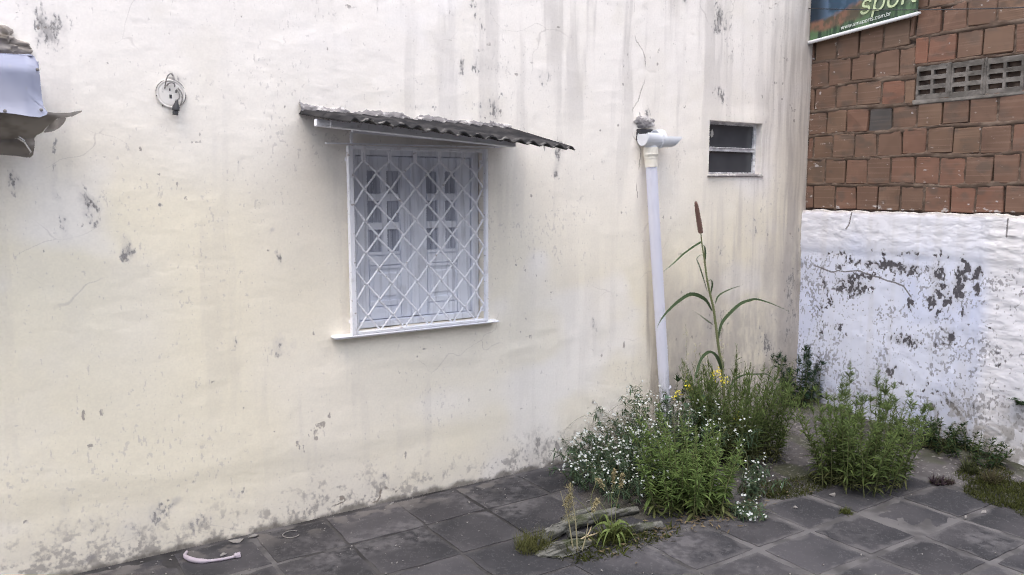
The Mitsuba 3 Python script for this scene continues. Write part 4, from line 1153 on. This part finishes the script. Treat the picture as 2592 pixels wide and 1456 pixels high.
def scatter(n, cx, cy, rx, ry, R, ok=lambda x, y: True):
    out = []
    while len(out) < n:
        a, r = R.uniform(0, 6.283), math.sqrt(R.random())
        x, y = cx + rx * r * math.cos(a), cy + ry * r * math.sin(a)
        if ok(x, y): out.append((x, y))
    return out


R = np.random.default_rng(11)
# front clump in the middle: lance-leaved weed, yellowing at its feet
sp = scatter(70, -2.15, -0.94, 0.25, 0.21, R)
weed('leafy_weed', 'big bright green leafy weed clump in front of the downpipe, yellowing at its foot', sp, [0.27 + 0.16 * R.random() + 0.14 * sstep(-1.05, -0.70, y) for x, y in sp], GREEN * [0.92, 1.0, 0.9], R, nleaf=84, L=(0.082, 0.032), W=0.15, big=40, bare=0.03, spread=0.13)
# tall dense clump behind it, against the wall, running up into pointed tips
sp = scatter(88, -1.30, -0.54, 0.28, 0.27, R)
weed('leafy_weed', 'tall dark green weed clump with pointed tips between the millet stalk and the corner', sp, [0.36 + 0.22 * R.random() * sstep(-0.85, -1.25, x) + 0.12 * R.random() for x, y in sp], GREEN * [0.78, 0.80, 0.80], R, nleaf=96, L=(0.080, 0.045), W=0.105, big=22, spread=0.09, up=0.35, droop=0.35)
# right clump with fir-like spires
sp = scatter(66, -1.04, -1.26, 0.28, 0.22, R)
hts = [0.36 + 0.20 * R.random() for _ in sp]
weed('leafy_weed', 'bushy green weed clump with fir-like spires before the whitewashed wall', sp, hts, GREEN * [0.90, 0.92, 0.9], R, nleaf=92, L=(0.080, 0.040), W=0.13, spike=0.05, big=34, spread=0.12, bare=0.10, up=0.25)
sp = [(-1.16, -1.27), (-1.02, -1.30), (-0.95, -1.28), (-1.10, -1.2), (-1.06, -1.35)]
weed('spire_weed', 'tall thin fir-like spires rising from the clump before the whitewashed wall', sp, [0.66, 0.61, 0.55, 0.56, 0.53], GREEN * 0.85, R, nleaf=60, L=(0.06, 0.03), W=0.14, spike=0.14, big=0, spread=0.02)
# dark bush in the corner
sp = scatter(20, -0.15, -0.16, 0.13, 0.12, R)
weed('dark_bush', 'dark green bush squeezed into the corner of the two walls', sp, [0.26 + 0.16 * R.random() for _ in sp], DARK * [0.72, 0.9, 1.0], R, nleaf=90, L=(0.06, 0.03), W=0.22, spike=0.06, big=0)
# small fir-like weed right of the pipe
sp = [(-1.47, -0.17), (-1.44, -0.20), (-1.50, -0.22), (-1.40, -0.15), (-1.53, -0.16)]
weed('dark_weed', 'small dark fir-shaped weed just right of the downpipe', sp, [0.46, 0.38, 0.33, 0.34, 0.30], DARK * [0.95, 1.0, 0.95], R, nleaf=80, L=(0.055, 0.018), W=0.17, spike=0.06, big=0, spread=0.03)
# low dark weeds along the foot of the whitewashed wall
for (y0, y1, h, lab) in ((-0.95, -1.30, 0.20, 'low dark green weeds along the foot of the whitewashed wall'), (-1.30, -1.62, 0.13, 'lower dull weeds at the foot of the whitewashed wall near the right edge')):
    sp = [(R.uniform(-0.24, -0.05), R.uniform(y1, y0)) for _ in range(26)]
    weed('wall_weed', lab, sp, [h * R.uniform(0.6, 1.15) for _ in sp], DARK * [0.9, 0.95, 0.9], R, nleaf=120, L=(0.055, 0.03), W=0.22, big=0)

# ---- white-flowered sprawling bush
R = np.random.default_rng(23)


def petal_flower(s):
    vs, fs, cs = [], [], []
    k = 5
    v, f, c = leaves(np.zeros((k, 3)), [[math.cos(a), math.sin(a), 0.35] for a in np.arange(k) * 2 * np.pi / k], s, s * 0.8, 0.2, (0.56, 0.60, 0.61), 2, 0.1, R=R)
    vs.append(v); fs.append(f); cs.append(c)
    m = trimesh.creation.icosphere(0, s * 0.22)
    cs.append(np.tile([[0.45, 0.42, 0.12]], (len(m.vertices), 1))); fs.append(np.array(m.faces) + len(v)); vs.append(np.array(m.vertices))
    return np.vstack(vs), np.vstack(fs), np.vstack(cs)


FL, FM = [], []
for k in range(4):
    v, f, c = petal_flower(0.0070 * (0.85 + 0.12 * k))
    FM.append((v, f, c))
    FL.append(mikit.ply((v, f), 'm_vc', smooth=True, color=c))


def flower_bush(label, stems, R, nfl, cap, colour=BLUE * 0.8, hscale=1.0, group='white-flowered weeds'):
    t = thing('white_flower_weed', label, 'flowering weed', group)
    fol, wires, tips = [], [], []
    for (x, y, h, lx_, ly_) in stems:
        n = 9
        z0 = gz(x, y)
        u = np.linspace(0, 1, n)
        w = np.cumsum(R.normal(0, 0.010, (n, 3)), 0)
        path = np.stack([x + lx_ * u, y + ly_ * u, z0 + h * np.sin(u * 1.9) / math.sin(1.57)], 1) + w * [1, 1, 0.6]
        path[:, 1] = np.minimum(path[:, 1], -0.02)
        path[:, 2] = np.maximum(path[:, 2], z0 + 0.004)
        wires.append(ctube(path, np.linspace(0.0018, 0.0008, n), np.array([0.13, 0.135, 0.075]), 4))
        m = 40
        q = R.uniform(0.05, 0.85, m)
        b = at(path, q)
        d = R.normal(0, 1, (m, 3)) + [0, 0, 0.3]
        ln = R.uniform(0.022, 0.05, m)
        fol.append(leaves(b, d, ln, ln * 0.2, 0.4, tint(colour, m, R, 0.2, 0.12), 3, R=R))
        for q in R.uniform(0.35, 1.0, 3):
            b = at(path, np.array([q]))[0]
            dd = unit(R.normal(0, 1, 3) + [0, 0, 0.7] + 0.5 * unit(CAM - b))
            e = b + dd * R.uniform(0.02, 0.07)
            e[1] = min(e[1], -0.015)
            wires.append(ctube([b, (b + e) / 2 + [0, 0, 0.004], e], [0.0009, 0.0008, 0.0006], np.array([0.13, 0.14, 0.08]), 3))
            tips.append(e)
    leafobj('foliage', fol, t, 'stuff')
    leafobj('stem', wires, t, 'stuff', mat='m_vc')
    tips = np.array(tips)
    k = 0
    rest = []
    order = R.permutation(len(tips))[:nfl]
    pos = []
    for i in order:                                     # flowers stand in little clusters
        for j in range(R.integers(1, 4)):
            pos.append(tips[i] + R.normal(0, 0.008, 3))
    pos = np.array(pos)
    pos[:, 1] = np.minimum(pos[:, 1], -0.01)
    pos[:, 2] = np.maximum(pos[:, 2], 0.012)
    pos = pos[np.argsort(np.linalg.norm(pos - CAM, axis=1))]
    def pose(p):
        z = unit(R.normal(0, 0.5, 3) + [0, 0, 0.8] + 0.6 * unit(CAM - p))
        xx = unit(np.cross(z, [0.3, 0.8, 0.1]))
        M = np.eye(4)
        M[:3, 0], M[:3, 1], M[:3, 2], M[:3, 3] = xx, np.cross(z, xx), z, p
        return M
    for p in pos[:cap]:
        put('flower', FL[R.integers(0, 4)], pose(p), t)
    far = []
    for p in pos[cap:]:
        M = pose(p)
        v, f, c = FM[R.integers(0, 4)]
        far.append((v @ M[:3, :3].T + p, f, c))
    if far:
        leafobj('far_flowers', far, t, 'stuff', mat='m_vc')
    return t


st = []
for _ in range(115):
    x, y = R.uniform(-2.27, -1.66), R.uniform(-0.58, -0.08)
    st.append((x, y, R.uniform(0.14, 0.42) * (0.55 + 0.5 * sstep(-2.3, -1.85, x)), R.normal(-0.06, 0.13), R.normal(-0.02, 0.12)))
flower_bush('wiry weed dotted with tiny white flowers sprawling against the wall left of the pipe', st, R, 330, 240)
st = [(R.uniform(-2.50, -2.14), R.uniform(-0.80, -0.16), R.uniform(0.07, 0.25), R.normal(-0.03, 0.10), R.normal(-0.02, 0.1)) for _ in range(72)]
flower_bush('low white-flowered weed spilling onto the slabs at the left of the clump', st, R, 165, 260)
st = [(R.uniform(-1.80, -1.45), R.uniform(-0.80, -0.45), R.uniform(0.24, 0.42), R.normal(0, 0.08), R.normal(-0.05, 0.08)) for _ in range(30)]
flower_bush('white-flowered weed standing right behind the bright green clump', st, R, 55, 110)
st = [(R.uniform(-1.86, -1.66), R.uniform(-1.12, -0.98), R.uniform(0.10, 0.24), R.normal(0.06, 0.08), R.normal(-0.02, 0.07)) for _ in range(12)]
flower_bush('white-flowered weed at the right of the bright green clump', st, R, 26, 60)
st = [(R.uniform(-2.08, -1.90), R.uniform(-1.26, -1.12), R.uniform(0.02, 0.07), R.normal(0.05, 0.09), R.normal(-0.08, 0.06)) for _ in range(14)]
flower_bush('flat patch of white flowers trailing over the paving in front', st, R, 24, 56)

# bare wiry twigs arching out of the flower bush
R = np.random.default_rng(5)
t = thing('wiry_twigs', 'bare hair-thin twigs arching against the wall left of the pipe', 'twigs')
for k in range(22):
    x, y = R.uniform(-1.95, -1.65), R.uniform(-0.22, -0.06)
    u = np.linspace(0, 1, 12)
    L_ = R.uniform(0.16, 0.42)
    h0 = R.uniform(0.22, 0.36)
    px = x - L_ * u
    pz = gz(x, y) + h0 * np.sqrt(u) + R.uniform(0.02, 0.14) * np.sin(u * np.pi) - 0.12 * u * u
    py = np.minimum(y + R.normal(0, 0.05) * u, -0.02)
    v, f, c = ctube(np.stack([px, py + 0 * u, pz], 1) + np.cumsum(R.normal(0, 0.004, (12, 3)), 0) * [1, 0.3, 1], np.linspace(0.0016, 0.0008, 12), (0.16, 0.15, 0.11), 4)
    obj('twig', (v, f), 'm_vc', t, smooth=True, color=c)

# ---- millet
R = np.random.default_rng(31)
ml = thing('millet_plant', 'tall single millet stalk with a brown seed head and long arching leaves', 'millet plant')
stalk = [(-1.19, -0.35, 0.0), (-1.215, -0.35, 0.28), (-1.244, -0.35, 0.523), (-1.29, -0.35, 0.707), (-1.32, -0.35, 0.842), (-1.351, -0.35, 0.975), (-1.384, -0.35, 1.064), (-1.416, -0.35, 1.161), (-1.445, -0.35, 1.286), (-1.473, -0.35, 1.397), (-1.486, -0.35, 1.472)]
pth = curve(stalk, 40)
v, f, c = ctube(pth, np.interp(np.linspace(0, 1, 40), [0, 0.45, 0.8, 1], [0.010, 0.0085, 0.0055, 0.0034]), (0.17, 0.19, 0.095), 10)
c = c * (0.85 + 0.3 * meshkit.fbm(v * [30, 30, 12], 3, 2))[:, None]
obj('stalk', (v, f), 'm_vc', ml, smooth=True, color=c)
a, b = np.array([-1.486, -0.35, 1.464]), np.array([-1.541, -0.35, 1.673])
m = trimesh.creation.icosphere(5, 1.0)
ax = unit(b - a)
M = np.eye(3)
M[:, 2] = ax; M[:, 0] = unit(np.cross([0, 1.0, 0], ax)); M[:, 1] = np.cross(ax, M[:, 0])
q = m.vertices.copy()
zz = q[:, 2]
rad = np.interp(zz, [-1, -0.97, -0.9, -0.3, 0.5, 0.85, 1], [0.3, 0.85, 1.0, 1.0, 0.85, 0.6, 0.1])
rr = unit(q[:, :2]) * (np.minimum(1, 4 * np.linalg.norm(q[:, :2], axis=1)) * rad * 0.0155)[:, None]
bumps = 1 + 0.16 * (meshkit.noise(np.stack([np.arctan2(q[:, 1], q[:, 0]) * 5, zz * 38, 0 * zz], 1), 4) - 0.4)
q = np.stack([rr[:, 0] * bumps, rr[:, 1] * bumps, (zz * 0.5 + 0.5) * np.linalg.norm(b - a)], 1) @ M.T + a
obj('seed_head', (q, m.faces), 'm_vc', ml, smooth=True, color=np.array([[0.15, 0.092, 0.075]]) * (0.75 + 0.5 * meshkit.noise(q * 260, 2))[:, None], label='brown cylindrical seed head')
for (pts, wd) in MILLET_LEAVES:
    n = 22
    p = curve(pts, n)
    tt = np.linspace(0, 1, n)
    tang = unit(np.gradient(p, axis=0))
    view = unit(CAM - p)
    side = unit(np.cross(tang, view + np.array([0.25, 0, 0.35])))
    pr = np.minimum(1, 0.35 + tt * 3) * (1 - tt ** 2.2) + 0.03
    w = (wd * 0.55 * pr)[:, None]
    tw = np.sin(tt * 5 + pts[0][0] * 9)[:, None] * 0.35
    nrm = unit(np.cross(side, tang))
    s2 = unit(side + nrm * tw)
    V = np.stack([p + s2 * w, p - nrm * w * 0.22, p - s2 * w], 1).reshape(-1, 3)
    F = []
    for i in range(n - 1):
        for k in (0, 1):
            A = 3 * i + k
            F += [[A, A + 1, A + 4], [A, A + 4, A + 3]]
    col = np.array([0.062, 0.092, 0.050]) * (0.85 + 0.3 * R.random()) * np.repeat(1.0 + 0.6 * tt ** 4, 3)[:, None]
    col[np.arange(len(col)) % 3 == 1] *= 1.35
    leafobj('leaf', (V, np.array(F), col), ml)
for zc in (0.707, 0.975, 1.161, 1.286):
    i = int(np.argmin(abs(pth[:, 2] - zc)))
    v, f, c = ctube([pth[i] - [0, 0, 0.006], pth[i] + [0, 0, 0.006]], [0.0075, 0.0075], (0.20, 0.20, 0.11), 10)
    obj('node', (v, f), 'm_vc', ml, smooth=True, color=c)

# ---- mustard with broad bluish leaves and yellow flowers
ms = thing('mustard_plant', 'broad blue-green leaved mustard weed with little yellow flower heads', 'mustard plant')
root = np.array([-1.55, -0.40, 0.0])
heads = [(-1.61, -0.40, 0.498), (-1.713, -0.40, 0.45), (-1.322, -0.35, 0.515), (-1.305, -0.36, 0.545), (-1.269, -0.50, 0.255), (-1.202, -0.50, 0.212), (-1.30, -0.42, 0.49), (-1.235, -0.5, 0.235)]
for h in heads:
    h = np.array(h)
    mid = (root + h) / 2 + [R.normal(0, 0.03), -0.03, 0.10]
    v, f, c = ctube(curve([root + [R.normal(0, .02), R.normal(0, .02), 0], mid, h], 14), np.linspace(0.0035, 0.0014, 14), (0.13, 0.16, 0.085), 6)
    obj('stem', (v, f), 'm_vc', ms, smooth=True, color=c)
    k = 30
    b = h + R.normal(0, 1, (k, 3)) * [0.017, 0.012, 0.016]
    fl = leaves(b, R.normal(0, 1, (k, 3)) + [-0.3, -0.6, 0.5], 0.0105, 0.011, 0.2, np.array([0.72, 0.62, 0.05]) * R.uniform(0.8, 1.2, (k, 1)), 2, 0.1, R=R)
    leafobj('flower_head', fl, ms, label='yellow flower head', mat='m_vc')
for k in range(24):
    a = R.uniform(0, 6.28)
    b = root + [R.normal(0, 0.07), R.normal(0, 0.05), R.uniform(0.10, 0.44)]
    d = np.array([math.cos(a), math.sin(a) - 0.4, R.uniform(0.1, 0.9)])
    l = R.uniform(0.06, 0.115)
    leafobj('leaf', leaves(b, d, l, l * R.uniform(0.42, 0.55), 0.6, BLUE * [0.95, 1.05, 1.15] * R.uniform(0.8, 1.25), 8, 0.15, 0.75, R=R), ms)
for k in range(26):                                    # pods on arching stalks
    b = np.array([-1.42 + R.normal(0, 0.08), -0.42 + R.normal(0, 0.04), R.uniform(0.2, 0.42)])
    e = b + np.array([R.uniform(0.01, 0.07), R.normal(0, 0.02), R.uniform(-0.05, 0.05)])
    v, f, c = ctube(curve([b, (b + e) / 2 + [0, 0, 0.012], e], 6), [0.0012, 0.0018, 0.002, 0.002, 0.0016, 0.0006], (0.15, 0.19, 0.09), 4)
    obj('pod', (v, f), 'm_vc', ms, smooth=True, color=c)
# faint pale-flowered sprays behind the stalk
pf = thing('pale_spray', 'thin pale yellow flower sprays standing beside the millet stalk', 'flowering weed')
for (x, y, h) in ((-1.50, -0.28, 0.86), (-1.19, -0.30, 0.82), (-1.16, -0.26, 0.66), (-1.28, -0.24, 0.62), (-1.42, -0.25, 0.70)):
    p = stem_path(x, y, h, (R.normal(0, 0.03), 0.0), R)
    v, f, c = ctube(p, np.linspace(0.002, 0.0008, len(p)), (0.20, 0.20, 0.12), 4)
    obj('stem', (v, f), 'm_vc', pf, smooth=True, color=c)
    k = 36
    u = R.uniform(0.55, 1.0, k)
    leafobj('blossom', leaves(at(p, u) + R.normal(0, 0.010, (k, 3)), R.normal(0, 1, (k, 3)), 0.011, 0.007, 0.2, np.array([0.42, 0.40, 0.22]), 2, 0.1, R=R), pf, mat='m_vc')

# ---- grasses
R = np.random.default_rng(47)


def blades(n, cx, cy, rx, ry, h, col, R, w=0.0035, lean=0.45, mat='m_leaf'):
    a, r = R.uniform(0, 6.283, n), np.sqrt(R.random(n))
    x, y = cx + rx * r * np.cos(a), cy + ry * r * np.sin(a)
    z = np.maximum(0.0, soil_h(x, y))
    d = np.stack([R.normal(0, lean, n), R.normal(0, lean, n), np.ones(n)], 1)
    ln = h * R.uniform(0.5, 1.2, n)
    return leaves(np.stack([x, y, z - 0.004], 1), d, ln, w * R.uniform(0.7, 1.4, n), R.uniform(0.1, 0.6, n), tint(col, n, R, 0.25, 0.2), 4, 0.3, 0.55, R=R)


OLIVE = np.array([0.074, 0.084, 0.030])
for (lab, spec) in (('mossy low grass edging the paving in front of the right weed clump', [(2600, -1.36, -1.12, 0.33, 0.10, 0.028, OLIVE), (700, -1.62, -1.02, 0.16, 0.12, 0.05, OLIVE)]),
                    ('olive grass patch on the earth at the right edge of the yard', [(2600, -0.52, -1.83, 0.22, 0.20, 0.055, OLIVE), (1100, -0.33, -1.62, 0.2, 0.14, 0.045, OLIVE), (900, -0.62, -2.08, 0.14, 0.16, 0.06, OLIVE)])):
    g = single('grass', (lambda q: (q[0], q[1]))(merge([blades(n_, x, y, rx, ry, h, c, R) for (n_, x, y, rx, ry, h, c) in spec])), 'm_leaf', lab, 'grass', kind='stuff', smooth=True,
               color=np.tile([[0.066, 0.075, 0.027]], (sum(s[0] for s in spec) * 15, 1)) * np.repeat(R.uniform(0.6, 1.5, (sum(s[0] for s in spec), 1)), 15, axis=0))
t = thing('dry_tuft', 'dry brownish-green grass tuft in front of the grey logs', 'grass tuft')
leafobj('blade', blades(420, -3.18, -0.92, 0.09, 0.07, 0.125, OLIVE * 0.95 + STRAW * 0.18, R, 0.003, 0.40), t, 'stuff')
obj('stub', tube(curve([(-3.17, -0.95, 0.0), (-3.172, -0.955, 0.035), (-3.165, -0.95, 0.06)], 6), np.linspace(0.009, 0.004, 6), 7), 'm_dark', t)
t = thing('dry_tuft', 'low sprawling tuft of dull weeds below the seed-headed grass', 'grass tuft')
leafobj('blade', merge([blades(420, -2.84, -1.10, 0.30, 0.12, 0.075, OLIVE * 0.68, R, 0.006, 0.9), blades(160, -2.78, -1.06, 0.10, 0.06, 0.16, OLIVE * 0.9, R, 0.006, 0.5), blades(90, -2.55, -1.14, 0.14, 0.06, 0.06, OLIVE * 0.6, R, 0.006, 0.9)]), t, 'stuff')
t = thing('seed_grass', 'green grass plant with pale drooping seed heads beside the logs', 'grass plant')
gp = np.array([-2.78, -1.05, 0.0])
for k in range(18):
    a = R.uniform(0, 6.28)
    d = np.array([math.cos(a) * 0.6, math.sin(a) * 0.6, 1.0])
    l = R.uniform(0.16, 0.30)
    leafobj('leaf', leaves(gp + [R.normal(0, .012), R.normal(0, .012), R.uniform(0, 0.05)], d, l, 0.017, 0.95, (GREEN * 0.9 + YEL * 0.45) * R.uniform(0.8, 1.2), 8, 0.3, 0.5, R=R), t)
for (dx, dy, h, bx) in ((-0.02, 0.0, 0.29, 0.012), (0.03, 0.01, 0.25, 0.02), (-0.05, 0.0, 0.23, -0.05), (-0.16, 0.04, 0.27, -0.07), (-0.13, 0.05, 0.31, 0.06)):
    tip = gp + [dx + bx, dy, h]
    p = curve([gp + [dx * 0.3, 0, 0], gp + [dx * 0.8, dy, h * 0.6], tip], 10)
    v, f, c = ctube(p, np.linspace(0.002, 0.0011, 10), (0.17, 0.19, 0.08), 4)
    obj('stem', (v, f), 'm_vc', t, smooth=True, color=c)
    k = 120
    u = R.random(k)
    dirn = np.array([bx * 5, 0, 0.55 if abs(bx) < 0.03 else 0.0])
    b = tip + dirn * (u * 0.13)[:, None] - np.array([0, 0, 1.0]) * (0 if abs(bx) < 0.03 else 0.05) * (u ** 2)[:, None]
    leafobj('seed_head', leaves(b, R.normal(0, 1, (k, 3)) + dirn * 2, 0.018, 0.005, 0.1, STRAW * R.uniform(0.7, 1.3, (k, 1)), 2, 0.1, R=R), t, mat='m_vc')
t = thing('dry_stalk', 'two bare straw-coloured stalks standing in front of the logs', 'dry stalks')
for (x, y, x2, y2, h) in ((-3.02, -1.07, -3.03, -1.02, 0.31), (-2.995, -1.07, -2.95, -1.06, 0.13), (-3.03, -1.05, -3.075, -1.0, 0.30)):
    v, f, c = ctube(curve([(x, y, 0), ((x + x2) / 2 + 0.006, (y + y2) / 2, h * 0.55), (x2, y2, h)], 10), np.linspace(0.0042, 0.0012, 10), (0.26, 0.24, 0.15), 5)
    obj('stalk', (v, f), 'm_vc', t, smooth=True, color=c)
leafobj('seed_head', leaves(np.stack([-3.035 + R.normal(0, .012, 260), -1.02 + R.normal(0, .012, 260), R.uniform(0.13, 0.32, 260)], 1), R.normal(0, 1, (260, 3)) + [0, 0, 2], 0.03, 0.0022, 0.1, STRAW * 0.75 + OLIVE * 0.3, 2, 0.1, R=R), t, 'stuff', mat='m_vc')
for (x, y, h, col, lab, nm) in ((-0.66, -1.516, 0.07, (0.075, 0.055, 0.07), 'small purplish weed on the earth in front of the whitewashed wall', 'purple_weed'), (-0.60, -1.55, 0.05, (0.075, 0.055, 0.06), 'tiny purplish weed beside the larger purple one', 'purple_weed'),
                                (-0.361, -1.553, 0.12, (0.075, 0.085, 0.045), 'spiky little dark weed with upright stubs near the wall foot', 'spiky_weed'), (-0.44, -1.72, 0.13, (0.10, 0.09, 0.055), 'dry brown spiky weed above the right grass patch', 'spiky_weed'),
                                (-1.50, -1.48, 0.045, OLIVE, 'tiny grass tuft growing in a paving joint', 'grass_tuft')):
    t = thing(nm, lab, 'weed')
    leafobj('blade', blades(150, x, y, 0.035, 0.03, h, np.array(col), R, 0.007 if h > 0.06 else 0.004, 0.45), t, 'stuff')
# fern growing out of the whitewashed wall
t = thing('wall_fern', 'small dark fern growing out of the whitewashed wall at the right edge', 'fern')
for k in range(9):
    a = R.uniform(-1.1, 1.1)
    p0 = np.array([-0.01, -1.655, 0.42])
    d = unit(np.array([-0.5, math.sin(a) * 1.0 + 0.25, 0.25 + 0.4 * math.cos(a)]))
    p = p0 + d * (np.linspace(0, 1, 10) * R.uniform(0.09, 0.15))[:, None] - np.array([0, 0, 1.0]) * (np.linspace(0, 1, 10) ** 2 * 0.06)[:, None]
    side = unit(np.cross(d, [0, 0, 1.0]))
    b = np.vstack([p, p])
    dd = np.vstack([side * 1.0 + d * 0.6] * 10 + [-side * 1.0 + d * 0.6] * 10)
    ln = np.tile(0.045 * (1 - np.linspace(0, 1, 10) * 0.7), 2)
    leafobj('frond', leaves(b, dd, ln, ln * 0.25, 0.3, DARK * R.uniform(0.8, 1.3), 3, R=R), t)

# ------------------------------------------------------------------ logs, litter and scraps
R = np.random.default_rng(61)


def log(pts, r0, r1, name, label, mat='m_log', group=None):
    p = curve(pts, 26)
    m = tube(p, np.linspace(r0, r1, 26) * (1 + R.normal(0, 0.04, 26)), 18)
    m = m.subdivide()
    n_ = m.vertex_normals
    m.vertices = m.vertices + n_ * (0.010 * (meshkit.fbm(m.vertices * [28, 40, 40], 3, 4) - 0.5))[:, None]
    return single(name, m, mat, label, 'log', group, smooth=60)


log([(-3.13, -0.905, 0.022), (-3.02, -0.875, 0.034), (-2.84, -0.855, 0.040), (-2.60, -0.86, 0.034)], 0.034, 0.030, 'log', 'thick grey weathered log, the nearest of the three lying left of the clump')
log([(-2.88, -0.76, 0.020), (-2.78, -0.745, 0.026), (-2.66, -0.735, 0.022)], 0.018, 0.016, 'log', 'short thin grey log, the farthest of the three left of the clump')
log([(-2.72, -0.83, 0.024), (-2.62, -0.845, 0.028), (-2.46, -0.87, 0.020)], 0.020, 0.022, 'log', 'thin grey log lying between the thick log and the farthest one')
log([(-2.80, -1.02, 0.012), (-2.66, -1.04, 0.022), (-2.48, -1.08, 0.016)], 0.022, 0.024, 'log', 'half-buried dark log at the foot of the bright green clump')
log([(-2.975, -0.93, 0.030), (-2.94, -0.945, 0.030), (-2.90, -0.97, 0.022)], 0.021, 0.013, 'wood_stub', 'knobbly pale cut branch stub in front of the thick log')
t = thing('dry_root', 'forked dry twig lying in front of the pale branch stub', 'twig')
for pts in ([(-2.93, -0.98, 0.012), (-2.89, -0.985, 0.03), (-2.86, -0.975, 0.06)], [(-2.91, -0.985, 0.02), (-2.86, -1.0, 0.03), (-2.82, -0.99, 0.028)], [(-2.90, -1.0, 0.015), (-2.885, -1.02, 0.0)]):
    obj('branch', tube(curve(pts, 8), np.linspace(0.005, 0.002, 8), 6), 'm_straw', t, smooth=50)
m = trimesh.creation.icosphere(3, 1.0)
m.vertices = m.vertices * [0.17, 0.075, 0.016] * (0.7 + 0.6 * meshkit.fbm(m.vertices * 2, 3, 2))[:, None] + [-3.03, -1.0, 0.004]
single('flat_stone', m, 'm_log', 'flat dusty grey stone in front of the logs', 'stone', smooth=50)
p = curve([(-4.603, -0.045, 0.012), (-4.622, -0.10, 0.016), (-4.600, -0.160, 0.015), (-4.56, -0.195, 0.012), (-4.50, -0.215, 0.010), (-4.445, -0.222, 0.010), (-4.42, -0.225, 0.012)], 40)
pp = thing('plastic_strip', 'curved broken strip of lilac plastic lying on the paving at the wall foot', 'plastic piece')
obj('strip', tube(p, np.interp(np.linspace(0, 1, 40), [0, 0.1, 0.3, 0.5, 0.55, 1], [0.006, 0.008, 0.0125, 0.012, 0.0075, 0.0065]), 10), 'm_lilac', pp, smooth=50)
m = cbox(-0.014, 0.014, -0.014, 0.014, 0, 0.018, 0.004, 0.002)
m.apply_translation([-4.410, -0.222, 0.006])
obj('end_clip', m, 'm_lilac', pp)
a = np.linspace(0.5, 5.5, 40)
single('plastic_ring', tube(np.stack([-4.115 + 0.042 * np.cos(a), -0.116 + 0.042 * np.sin(a), 0.0070 + 0 * a], 1), 0.0026, 6), 'm_grit', 'thin broken pale ring lying on the dark paving near the wall', 'plastic ring', smooth=50)


def chip(x, y, s, h):
    m = trimesh.convex.convex_hull(R.normal(0, 1, (12, 3)) * [s, s * 0.7, h])
    m.apply_translation([x, y, max(0.006, gz(x, y)) + h * 0.6])
    return m


for (x, y, s, lab) in ((-1.683, -1.297, 0.013, 'pale pebble on the paving before the mossy grass'), (-0.874, -1.893, 0.011, 'pale pebble near the right grass patch'), (-2.583, -0.60, 0.008, 'pale scrap on the slab left of the white flowers'), (-1.05, -1.89, 0.010, 'pale crumb on a paving joint at the right'),
                       (-1.36, -1.30, 0.012, 'pale dry leaf scrap below the mossy grass'), (-0.30, -1.50, 0.012, 'pale stone by the spiky weed'), (-0.22, -1.62, 0.013, 'pale stone behind the brown spiky weed'), (-4.46, -0.17, 0.010, 'pale crumb inside the curve of the plastic strip')):
    single('pebble', chip(x, y, s * 0.85, 0.005), 'm_grit', lab, 'pebble', smooth=False)
for (x, y, s, lab) in ((-4.36, -0.05, 0.016, 'fallen pale plaster flake at the wall foot just above the plastic strip'), (-4.27, -0.035, 0.017, 'fallen pale plaster flake at the wall foot between the plastic strip and the ring'), (-3.52, -0.03, 0.012, 'fallen pale plaster flake under the cracks at the wall foot')):
    single('plaster_flake', chip(x, y, s, 0.005), 'm_grit', lab, 'plaster flake', smooth=False)
ms_ = []
for k in range(380):
    x, y = R.uniform(-5.2, 0.0), -abs(R.normal(0, 0.5)) if k < 280 else R.uniform(-2.3, -1.0)
    s = R.uniform(0.0014, 0.0034)
    ms_.append(chip(x, min(y, -0.02), s, s * 0.6))
single('gravel', cat(ms_), 'm_grit', 'scattered pale grit and crumbs on the paving', 'gravel', kind='stuff', smooth=False)
ms_ = []
V_, F_, C_ = leaves(np.stack([R.normal(-2.2, 0.35, 260), R.normal(-1.12, 0.07, 260), np.full(260, 0.012)], 1), R.normal(0, 1, (260, 3)) * [1, 1, 0.15], 0.035, 0.009, 0.05, tint(STRAW * [0.42, 0.38, 0.42], 260, R, 0.3, 0.0), 3, R=R)
V_[:, 2] = np.maximum(V_[:, 2], np.maximum(0.007, soil_h(V_[:, 0], V_[:, 1]) + 0.004))
single('leaf_litter', (V_, F_), 'm_vc', 'brown dead leaves littering the paving at the foot of the weeds', 'leaf litter', kind='stuff', smooth=True, color=C_)

# ------------------------------------------------------------------ unseen wall added behind the viewer to darken the lower house wall
oh = thing('added_shade_wall', 'plain unseen wall added behind the viewer to shade the lower house wall', 'house')
obj('wall', trimesh.creation.box(bounds=[[-13.0, -9.2, -0.1], [5.0, -8.9, 4.8]]), 'm_room', oh, smooth=False)
